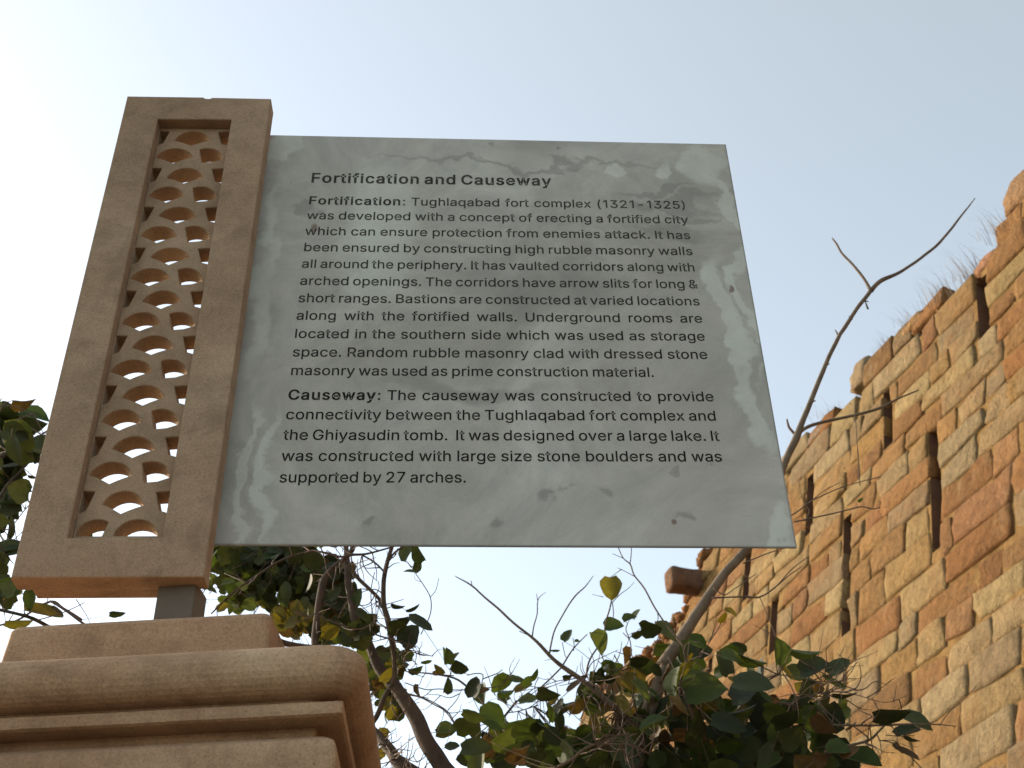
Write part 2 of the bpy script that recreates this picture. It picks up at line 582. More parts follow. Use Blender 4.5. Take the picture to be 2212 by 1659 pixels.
# stone bracket jutting from the broken end
bm = bmesh.new()
rings = []
bc = wp(15.6, 9.30, 0)
bu = Vector((0, 0, 1))
for i, (l, sc) in enumerate([(-.4, 1), (0.0, 1), (.2, .98), (.38, 1.0), (.46, 1.05), (.51, 1.0), (.53, .78)]):
    ring = []
    for a in range(12):
        an = a / 12 * 2 * PI + PI / 4
        x, y = math.cos(an), math.sin(an)
        m_ = max(abs(x), abs(y)); k_ = (1 / m_) * .72 + .28 * 1.1
        ring.append(bm.verts.new(bc - wallM + wn * (l) + wd * (x * k_ * .15 * sc) + bu * (y * k_ * .17 * sc) + Vector([noise.noise(Vector((i, a, q))) * .012 for q in range(3)])))
    rings.append(ring)
for A, B in zip(rings, rings[1:]):
    for a in range(12):
        bm.faces.new([A[a], A[(a + 1) % 12], B[(a + 1) % 12], B[a]])
bm.faces.new(rings[-1]); bm.faces.new(list(reversed(rings[0])))
me = bm_mesh(bm, 'stone_bracket', True)
paint(me, (.22, .13, .085))
o = obj('stone_bracket', me, M_stone, wall)
o['label'] = 'dark round stone bracket sticking out of the broken end of the wall'

# ------------------------------------------------------------------ dry grass on the crest
GT = [(8.55, 9.72, 26, .42, 'dry grass tuft nearest the right edge, on the crest of the fort wall'),
      (7.95, 9.85, 22, .36, 'small dry grass tuft under the rounded coping stone at the right edge'),
      (9.15, 9.82, 30, .45, 'bushy dry grass tuft on the wall crest above the longest-topped slit'),
      (9.75, 9.95, 16, .34, 'thin dry grass blades leaning left on the wall crest'),
      (10.35, 10.0, 18, .34, 'dry grass tuft beside the dark broken crest stones'),
      (11.75, 9.9, 16, .3, 'low dry grass tuft on the crest over the forked bare twig'),
      (12.5, 9.92, 14, .26, 'lowest dry grass tuft, on the crest next to the bare branch')]
for (s, t, nb, L_, lab) in GT:
    base = wp(s, t - .02, -.12)
    bm = bmesh.new()
    for i in range(int(nb * 5)):
        a = rnd.uniform(0, 2 * PI)
        b0 = Vector((rnd.gauss(0, .11), rnd.gauss(0, .11), 0))
        ln = L_ * rnd.uniform(.4, 1.15)
        lean = Vector((math.cos(a), math.sin(a), 0)) * rnd.uniform(.05, .6) + Vector((-.25, 0, 0))
        w = .0028
        prev = None
        side = Vector((-math.sin(a), math.cos(a), 0)) * w
        for j in range(4):
            f = j / 3
            p = b0 + Vector((0, 0, 1)) * ln * f * (1 - .15 * f) + lean * ln * f * f
            cur = [bm.verts.new(p - side * (1.05 - f)), bm.verts.new(p + side * (1.05 - f))]
            if prev: bm.faces.new([prev[0], prev[1], cur[1], cur[0]])
            prev = cur
    o = obj('grass_tuft', bm_mesh(bm, 'grass_tuft'), M_straw, None, base)
    tag(o, lab, 'grass', 'dry grass tufts on the wall crest', 'thing')

# ------------------------------------------------------------------ pedestal
AP = math.radians(-3.8)
pu = Vector((math.cos(AP), math.sin(AP), 0)); pn = Vector((-math.sin(AP), math.cos(AP), 0))
pc = pu * -.873 + pn * 2.41
ped = empty('stone_pedestal', (pc.x, pc.y, 0), AP)
tag(ped, 'square moulded sandstone pedestal under the sign, with a rounded torus and stepped bands', 'pedestal')

def square_loft(name, prof, cr=0.012, seg=3, mat=M_ped, sub=10, rough=.0012):
    """profile of (half width, z) swept round a square with slightly rounded corners"""
    bm = bmesh.new()
    rings = []
    for (h, z) in prof:
        c_ = min(cr, h * .5)
        pts = []
        for q in range(4):
            a0 = q * PI / 2
            cxx, cyy = (h - c_) * (1, -1, -1, 1)[q], (h - c_) * (1, 1, -1, -1)[q]
            for s_ in range(seg + 1):
                a = a0 + s_ / seg * PI / 2
                pts.append(Vector((cxx + c_ * math.cos(a), cyy + c_ * math.sin(a), z)))
            nxt = Vector(((h - c_) * (1, -1, -1, 1)[(q + 1) % 4], (h - c_) * (1, 1, -1, -1)[(q + 1) % 4], z))
            an = a0 + PI / 2
            nxt += Vector((c_ * math.cos(an), c_ * math.sin(an), 0))
            st = pts[-1]
            for s_ in range(1, sub):
                pts.append(st.lerp(nxt, s_ / sub))
        for p in pts: p.x -= (.03 if name == 'cap_block' else .115) * (p.y + h)          # the side faces are not quite square to the front
        rings.append([bm.verts.new(p + Vector([noise.noise(p * 9 + Vector((e, e, 0))) * rough for e in (0, 5, 9)])) for p in pts])
    m_ = len(rings[0])
    for A, B in zip(rings, rings[1:]):
        for a in range(m_):
            bm.faces.new([A[a], A[(a + 1) % m_], B[(a + 1) % m_], B[a]])
    bm.faces.new(rings[0]); bm.faces.new(list(reversed(rings[-1])))
    me = bm_mesh(bm, name)
    return obj(name, me, mat, ped)

Z = CAMZ
square_loft('cap_block', [(.252, Z + .950), (.2615, Z + .953), (.2615, 2.50), (.2575, 2.565), (.2565, 2.588), (.251, 2.597), (.243, 2.6)], cr=.014)
tor = [(.24, Z + .948), (.30, Z + .944), (.38, Z + .930), (.415, Z + .924)]
for i in range(13):
    a = math.radians(82 - i * 14.2)
    tor.append((.447 + .043 * math.cos(a), Z + .884 + .043 * math.sin(a)))
tor += [(.434, Z + .839), (.428, Z + .832)]
square_loft('torus_moulding', tor + [(.40, Z + .8315)], cr=.055, seg=6)
square_loft('upper_fillet', [(.436, Z + .8315), (.449, Z + .8285), (.450, Z + .815), (.449, Z + .808), (.443, Z + .8055)], cr=.006)
square_loft('recessed_band', [(.396, Z + .8055), (.394, Z + .80), (.394, Z + .782), (.395, Z + .774)], cr=.006)
square_loft('lower_block', [(.405, Z + .783), (.422, Z + .779), (.435, Z + .770), (.440, Z + .757), (.441, Z + .74), (.441, Z + .45), (.43, Z + .43)], cr=.012)
square_loft('shaft', [(.385, Z + .43), (.385, .42), (.385, .40)], cr=.012)
square_loft('plinth', [(.43, .40), (.45, .385), (.46, .36), (.50, .33), (.50, .0), (.50, -.1)], cr=.012)

# ------------------------------------------------------------------ sign: carved frame, post, board
AF = math.radians(2.5)
fu = Vector((math.cos(AF), math.sin(AF), 0)); fn = Vector((-math.sin(AF), math.cos(AF), 0))
base = pu * 0 + Vector((-.724, 2.45, 2.6))
sign = empty('information_sign', base)
tag(sign, 'information board of stained grey metal with black text, held by a carved stone lattice upright', 'sign')

def fill2d(polys):
    """triangulate closed outlines; even-odd rule cuts the holes"""
    vs, es = [], []
    for pl in polys:
        n0 = len(vs)
        vs += [Vector((x, y)) for x, y in pl]
        es += [(n0 + i, n0 + (i + 1) % len(pl)) for i in range(len(pl))]
    V2, _, F2, _, _, _ = delaunay_2d_cdt(vs, es, [], 0, 1e-7)
    def inside(x, y):
        c = False
        for pl in polys:
            for i in range(len(pl)):
                (x1, y1), (x2, y2) = pl[i - 1], pl[i]
                if (y1 > y) != (y2 > y) and x < (x2 - x1) * (y - y1) / (y2 - y1) + x1:
                    c = not c
        return c
    keep = []
    for f_ in F2:
        cx_ = sum(V2[i].x for i in f_) / len(f_); cy_ = sum(V2[i].y for i in f_) / len(f_)
        if inside(cx_, cy_): keep.append(list(f_))
    return V2, keep

def slab(name, polys, thick):
    """flat outline with holes given a thickness: front, back and all rims"""
    V2, F2 = fill2d(polys)
    bm = bmesh.new()
    fr = [bm.verts.new((v.x, v.y, thick / 2)) for v in V2]
    bk = [bm.verts.new((v.x, v.y, -thick / 2)) for v in V2]
    for f_ in F2:
        bm.faces.new([fr[i] for i in f_]); bm.faces.new([bk[i] for i in reversed(f_)])
    for e in [e for e in bm.edges if len(e.link_faces) == 1 and e.verts[0].co.z > 0]:
        a_, b_ = e.verts
        ia, ib = fr.index(a_), fr.index(b_)
        bm.faces.new([a_, b_, bk[ib], bk[ia]])
    bmesh.ops.delete(bm, geom=[v for v in bm.verts if not v.link_faces], context='VERTS')
    bmesh.ops.recalc_face_normals(bm, faces=bm.faces)
    rim = [e for e in bm.edges if len(e.link_faces) == 2 and abs(e.link_faces[0].normal.dot(e.link_faces[1].normal)) < .3 and abs(e.verts[0].co.z - e.verts[1].co.z) < 1e-5]
    bmesh.ops.bevel(bm, geom=rim, offset=.0018, segments=1, affect='EDGES')
    return bm_mesh(bm, name)

def rect(x0, x1, y0, y1):
    return [(x0, y0), (x1, y0), (x1, y1), (x0, y1)]

def extruded(name, polys, thick, bev=0.0, res=1):
    cu = bpy.data.curves.new(name, 'CURVE')
    cu.dimensions = '2D'
    cu.fill_mode = 'BOTH'
    cu.extrude = thick / 2 - bev
    cu.bevel_depth = bev
    cu.bevel_resolution = res
    cu.offset = -bev
    for pl in polys:
        sp = cu.splines.new('POLY')
        sp.points.add(len(pl) - 1)
        for p, (x, y) in zip(sp.points, pl):
            p.co = (x, y, 0, 1)
        sp.use_cyclic_u = True
    o = bpy.data.objects.new('tmp', cu)
    C.objects.link(o)
    bpy.context.view_layer.update()
    me = bpy.data.meshes.new_from_object(o.evaluated_get(bpy.context.evaluated_depsgraph_get()))
    bpy.data.objects.remove(o)
    bpy.data.curves.remove(cu)
    me.name = name
    me.materials.clear()
    me.polygons.foreach_set('use_smooth', [False] * len(me.polygons))
    return me

def stand(me, name, mat, org, az, parent):
    """curve-plane mesh (x right, y up) stood upright; org = world point of local 0,0 ; parent without rotation"""
    o = obj(name, me, mat, parent)
    o.rotation_euler = (PI / 2, 0, az)
    o.location = org - parent.location
    return o

FX0, FX1, FZ0, FZ1 = -.9615, -.5575, 1.274 + Z, 2.793 + Z
# front slab: front face at distance 2.40, back at 2.455
def fpos(d):                                   # local origin on the frame plane at distance d
    return fn * d
outer = rect(FX0, FX1, FZ0, FZ1)
# a small chip in the top edge
outer = [(FX0, FZ0), (FX1, FZ0), (FX1, FZ1 - .004), (FX1 - .165, FZ1 - .001), (FX1 - .172, FZ1 - .006), (FX1 - .185, FZ1 - .005), (FX1 - .19, FZ1), (FX0, FZ1 + .002)]
inner = rect(-.862, -.659, 1.370 + Z, 2.700 + Z)
me = extruded('front_frame', [outer, inner], .058, .0035, 1)
stand(me, 'front_frame', M_frame, fpos(2.40 + .029), AF, sign)
me = extruded('rear_frame', [rect(FX0 + .028, FX1 - .030, FZ0 + .004, FZ1 - .02), rect(-.862, -.659, 1.366 + Z, 2.704 + Z)], .044, .002, 1)
rear = stand(me, 'rear_frame', M_frame, fpos(2.4605 + .022), AF, sign)

# lattice
TOPS = [1.435 + .0738 * k_ for k_ in range(18)]
def arc3(p0, p1, p2, n):
    """points on the circle through three points, from p0 over p1 to p2"""
    (ax, ay), (bx, by), (cx_, cy_) = p0, p1, p2
    d = 2 * (ax * (by - cy_) + bx * (cy_ - ay) + cx_ * (ay - by))
    ux = ((ax**2 + ay**2) * (by - cy_) + (bx**2 + by**2) * (cy_ - ay) + (cx_**2 + cy_**2) * (ay - by)) / d
    uy = ((ax**2 + ay**2) * (cx_ - bx) + (bx**2 + by**2) * (ax - cx_) + (cx_**2 + cy_**2) * (bx - ax)) / d
    R_ = math.hypot(ax - ux, ay - uy)
    a0, a1, a2 = (math.atan2(y - uy, x - ux) for x, y in (p0, p1, p2))
    while a1 - a0 > PI: a1 -= 2 * PI
    while a1 - a0 < -PI: a1 += 2 * PI
    while a2 - a1 > PI: a2 -= 2 * PI
    while a2 - a1 < -PI: a2 += 2 * PI
    return [(ux + R_ * math.cos(a0 + (a2 - a0) * i / n), uy + R_ * math.sin(a0 + (a2 - a0) * i / n)) for i in range(n + 1)]

polys = [rect(-.8618, -.6592, 1.3702 + Z, 2.6998 + Z)]
lr = random.Random(3)
for i, T in enumerate(TOPS):
    T = T + Z + .001 + lr.uniform(-.0022, .0022)
    j = lambda: lr.uniform(-.0024, .0024)
    def lens(c, rcut=None, lcut=None):
        w = .048 + j()
        l, r_ = (c - w, T - .036 + j()), (c + w, T - .036 + j())
        b = (c + j(), T - .0585)
        if i == 0:
            return arc3((c - w, T - .042), (c, T), (c + w, T - .042), 12)
        top = arc3(l, (c, T), r_, 12)
        return top + arc3(r_, ((r_[0] + b[0]) / 2, (r_[1] + b[1]) / 2 + .0015), b, 3)[1:] + arc3(b, ((l[0] + b[0]) / 2, (l[1] + b[1]) / 2 + .0015), l, 3)[1:-1]
    if i % 2 == 1:        # full hole in the middle, slivers at both sides
        polys.append(lens(-.767))
        polys.append([(-.8605, T), (-.834, T - .001), (-.8395, T - .025), (-.846, T - .050), (-.8605, T - .058)])
        polys.append([(-.698, T - .003), (-.6605, T), (-.6605, T - .058), (-.684, T - .050), (-.692, T - .025)])
    elif i == 0:
        polys.append(lens(-.727))
        a_ = arc3((-.858, T - .042), (-.813, T), (-.785, T - .012), 9)
        polys.append([p for p in a_ if p[0] < -.792] + [(-.791, T - .008), (-.800, T - .042)])
    else:
        polys.append(lens(-.807))
        a_ = arc3((-.741, T - .004), (-.712, T + .001), (-.6745, T - .042), 9)
        polys.append(a_ + [(-.700, T - .052), (-.729, T - .055), (-.736, T - .03)])
me = slab('stone_lattice', polys, .054)
stand(me, 'stone_lattice', M_frame, fpos(2.433 + .027), AF, sign)

# post
bm = box_bm(-.041, .041, -.041, .041, 0, .192, .003)
o = obj('post', bm_mesh(bm, 'post'), M_post, sign, Vector((0, 0, -.012)))
o.rotation_euler = (0, 0, AP)
o.location.z = -.01

# board
AB = math.radians(3.5)
bu_ = Vector((math.cos(AB), math.sin(AB), 0)); bn = Vector((-math.sin(AB), math.cos(AB), 0))
BWD, BHT = 1.3065, 1.337
borg = bu_ * -.511 + bn * 2.5 + Vector((0, 0, 1.4015 + Z))

M_board, t_, p_ = new_mat('stained_metal_sheet')
k = NB(t_)
sep = k.n('ShaderNodeSeparateXYZ')
k.L(k.tc.outputs['Object'], sep.inputs[0])
X_, Y_ = sep.outputs[0], sep.outputs[2]
warp = k.n('ShaderNodeTexNoise'); warp.inputs['Scale'].default_value = 4.5; warp.inputs['Detail'].default_value = 7; warp.inputs['Roughness'].default_value = .55
k.L(k.tc.outputs['Object'], warp.inputs['Vector'])
wsep = k.n('ShaderNodeSeparateColor'); k.L(warp.outputs['Color'], wsep.inputs[0])
wx = k.math('MULTIPLY', k.math('SUBTRACT', wsep.outputs[0], .5), .30)
wy = k.math('MULTIPLY', k.math('SUBTRACT', wsep.outputs[1], .5), .30)
Xw, Yw = k.math('ADD', X_, wx), k.math('ADD', Y_, wy)
def blob(cx_, cy_, rx, ry, soft=.25, wv=True, thr=1.0):
    x = k.math('DIVIDE', k.math('SUBTRACT', Xw if wv else X_, cx_), rx)
    y = k.math('DIVIDE', k.math('SUBTRACT', Yw if wv else Y_, cy_), ry)
    r2 = k.math('ADD', k.math('MULTIPLY', x, x), k.math('MULTIPLY', y, y))
    mr = k.n('ShaderNodeMapRange'); mr.interpolation_type = 'SMOOTHSTEP'
    k.L(r2, mr.inputs[0])
    mr.inputs[1].default_value = thr * 1.05; mr.inputs[2].default_value = thr * (1 - min(1, soft + .08))
    mr.inputs[3].default_value = 0; mr.inputs[4].default_value = 1
    return mr.outputs[0]
base_n = k.noise(2.2, 8, .65, dist=1.2)
colb = k.ramp(base_n, [(.28, (.33, .305, .25)), (.5, (.41, .385, .325)), (.72, (.50, .475, .41))])
sw = k.noise(2.6, 9, .66, dist=3.5)
colb = k.mix(.75, colb, k.ramp(sw, [(.3, .74), (.5, 1.0), (.68, 1.2)]), 'MULTIPLY')
pinkish = k.ramp(k.noise(1.5, 4, .5, dist=.6), [(.5, 0.0), (.75, .4)])
colb = k.mix(pinkish, colb, (.45, .38, .34))
# pale lime-like residue on the margins (right strip, top right, bottom left, top left)
pal = None
for a in [(1.235, .66, .040, .30, .35), (1.255, .36, .035, .12, .5), (1.25, 1.23, .07, .12, .45), (1.13, 1.20, .030, .05, .4), (.085, .16, .022, .22, .6), (.03, .17, .016, .26, .6),
          (.02, 1.29, .045, .06, .5), (1.30, .9, .022, .5, .7), (.03, .8, .03, .45, 1.0), (1.28, .06, .03, .09, .7), (1.0, 1.21, .022, .015, .6), (.3, .95, .12, .3, 1.0)]:
    b = blob(*a)
    pal = b if pal is None else k.math('MAXIMUM', pal, b)
pal = k.math('MULTIPLY', pal, k.ramp(k.noise(9, 6, .7), [(.3, .35), (.6, 1.0)]))
colb = k.mix(k.math('MULTIPLY', pal, .72), colb, (.60, .61, .51))
# dark smeared streaks
drk = None
for a in [(1.14, 1.08, .16, .026, .6), (1.17, 1.045, .12, .016, .7), (1.1, 1.12, .14, .014, .7), (1.10, 1.0, .13, .03, .9), (.09, 1.04, .02, .05, .8), (.72, 1.235, .5, .012, .9),
          (1.06, .2, .02, .02, .8), (.55, .45, .30, .04, 1.0), (.78, .78, .30, .12, 1.0), (.86, .13, .02, .02, .8)]:
    b = blob(*a)
    drk = b if drk is None else k.math('MAXIMUM', drk, b)
colb = k.mix(k.math('MULTIPLY', drk, .5), colb, (.19, .175, .15))
# spots over the hidden fixings
spt = None
for a in [(.375, .058, .032, .018, .9), (.625, .060, .03, .018, .9), (1.035, .055, .034, .02, .9), (.79, .135, .022, .016, .9), (.93, 1.315, .02, .012, .9), (.63, 1.30, .015, .01, .9), (.78, 1.28, .014, .01, .9)]:
    b = blob(*a, wv=True)
    spt = b if spt is None else k.math('MAXIMUM', spt, b)
colb = k.mix(k.math('MULTIPLY', spt, .5), colb, (.15, .145, .12))
rus = k.math('MAXIMUM', blob(1.03, .066, .008, .009, .7, False), k.math('MAXIMUM', blob(1.293, .77, .012, .02, .7), blob(.14, .975, .012, .02, .9, False)))
colb = k.mix(k.math('MULTIPLY', rus, .75), colb, (.13, .06, .03))
edge = k.math('MAXIMUM', k.math('GREATER_THAN', X_, BWD - .004), k.math('LESS_THAN', Y_, .004))
colb = k.mix(k.math('MULTIPLY', edge, .5), colb, (.10, .11, .09))
speck = k.n('ShaderNodeTexVoronoi'); speck.inputs['Scale'].default_value = 14; speck.inputs['Randomness'].default_value = 1
k.L(k.tc.outputs['Object'], speck.inputs['Vector'])
sp_ = k.ramp(speck.outputs['Distance'], [(.02, .55), (.06, 1.0)])
colb = k.mix(k.ramp(k.noise(3, 3), [(.45, 0.0), (.6, .8)]), colb, k.mix(1.0, colb, sp_, 'MULTIPLY'))
grain = k.ramp(k.noise(320, 2, .6), [(.3, .88), (.7, 1.1)])
colb = k.mix(.7, colb, grain, 'MULTIPLY')
k.L(colb, p_.inputs['Base Color'])
p_.inputs['Metallic'].default_value = 0.12
k.L(k.math('ADD', k.math('MULTIPLY', sw, .3), .45), p_.inputs['Roughness'])
k.bump(k.math('ADD', sw, k.math('MULTIPLY', k.noise(1.3, 2), 3)), .12, .01, p_)

bm = box_bm(-.045, BWD, 0, .006, 0, BHT, .0012, 1)
board = obj('board', bm_mesh(bm, 'board'), M_board, sign, borg - sign.location)
board.rotation_euler = (0, 0, AB)
for (z0, z1) in ((.05, .085), (BHT - .085, BHT - .05)):
    b = box_bm(.02, BWD - .06, .0065, .04, z0, z1, .001, 1)
    rail = obj('rear_rail', bm_mesh(b, 'rear_rail'), M_post, sign, borg - sign.location)
    rail.rotation_euler = (0, 0, AB)

# lettering: one mesh per line, set word by word so both margins are flush like the original
M_ink, t_, p_ = new_mat('black_lettering')
k = NB(t_)
si = k.n('ShaderNodeSeparateXYZ'); k.L(k.tc.outputs['Object'], si.inputs[0])
wf = k.n('ShaderNodeMapRange'); k.L(si.outputs[2], wf.inputs[0])
for q_, v_ in zip((1, 2, 3, 4), (.35, 1.1, 0.0, .55)): wf.inputs[q_].default_value = v_
wear = k.math('MULTIPLY', wf.outputs[0], k.ramp(k.noise(7, 5, .7), [(.35, .2), (.65, 1.0)]))
ink0 = k.ramp(k.noise(5, 6, .7, coord=k.tc.outputs['Object']), [(.35, (.008, .007, .006)), (.6, (.018, .016, .014)), (.78, (.06, .057, .05))])
k.L(k.mix(wear, ink0, (.13, .125, .105)), p_.inputs['Base Color'])
p_.inputs['Roughness'].default_value = 0.9
p_.inputs['Specular IOR Level'].default_value = 0.12
LM, RMG = .119, 1.1655
LINES = [
    (1.1515, LM, .793, .0362, 'T', '*Fortification *and *Causeway'),
    (1.067, LM, 1.166, .0292, 'J', '*Fortification: Tughlaqabad fort complex (1321-1325)'),
    (1.0105, LM, RMG, .0292, 'J', 'was developed with a concept of erecting a fortified city'),
    (.952, LM, RMG, .0292, 'J', 'which can ensure protection from enemies attack. It has'),
    (.893, LM, RMG, .0292, 'J', 'been ensured by constructing high rubble masonry walls'),
    (.834, LM, RMG, .0292, 'J', 'all around the periphery. It has vaulted corridors along with'),
    (.7745, LM, RMG, .0292, 'J', 'arched openings. The corridors have arrow slits for long &'),
    (.7155, LM, RMG, .0292, 'J', 'short ranges. Bastions are constructed at varied locations'),
    (.657, LM, RMG, .0292, 'J', 'along with the fortified walls. Underground rooms are'),
    (.5975, LM, RMG, .0292, 'J', 'located in the southern side which was used as storage'),
    (.5385, LM, RMG, .0292, 'J', 'space. Random rubble masonry clad with dressed stone'),
    (.4805, LM, 1.024, .0292, 'J', 'masonry was used as prime construction material.'),
    (.406, LM, 1.166, .0292, 'J', '*Causeway: The causeway was constructed to provide'),
    (.3475, LM, RMG, .0292, 'J', 'connectivity between the Tughlaqabad fort complex and'),
    (.288, LM, RMG, .0292, 'J', 'the Ghiyasudin tomb. _It was designed over a large lake. It'),
    (.2285, LM, RMG, .0292, 'J', 'was constructed with large size stone boulders and was'),
    (.169, LM, .554, .0292, 'J', 'supported by 27 arches.'),
]
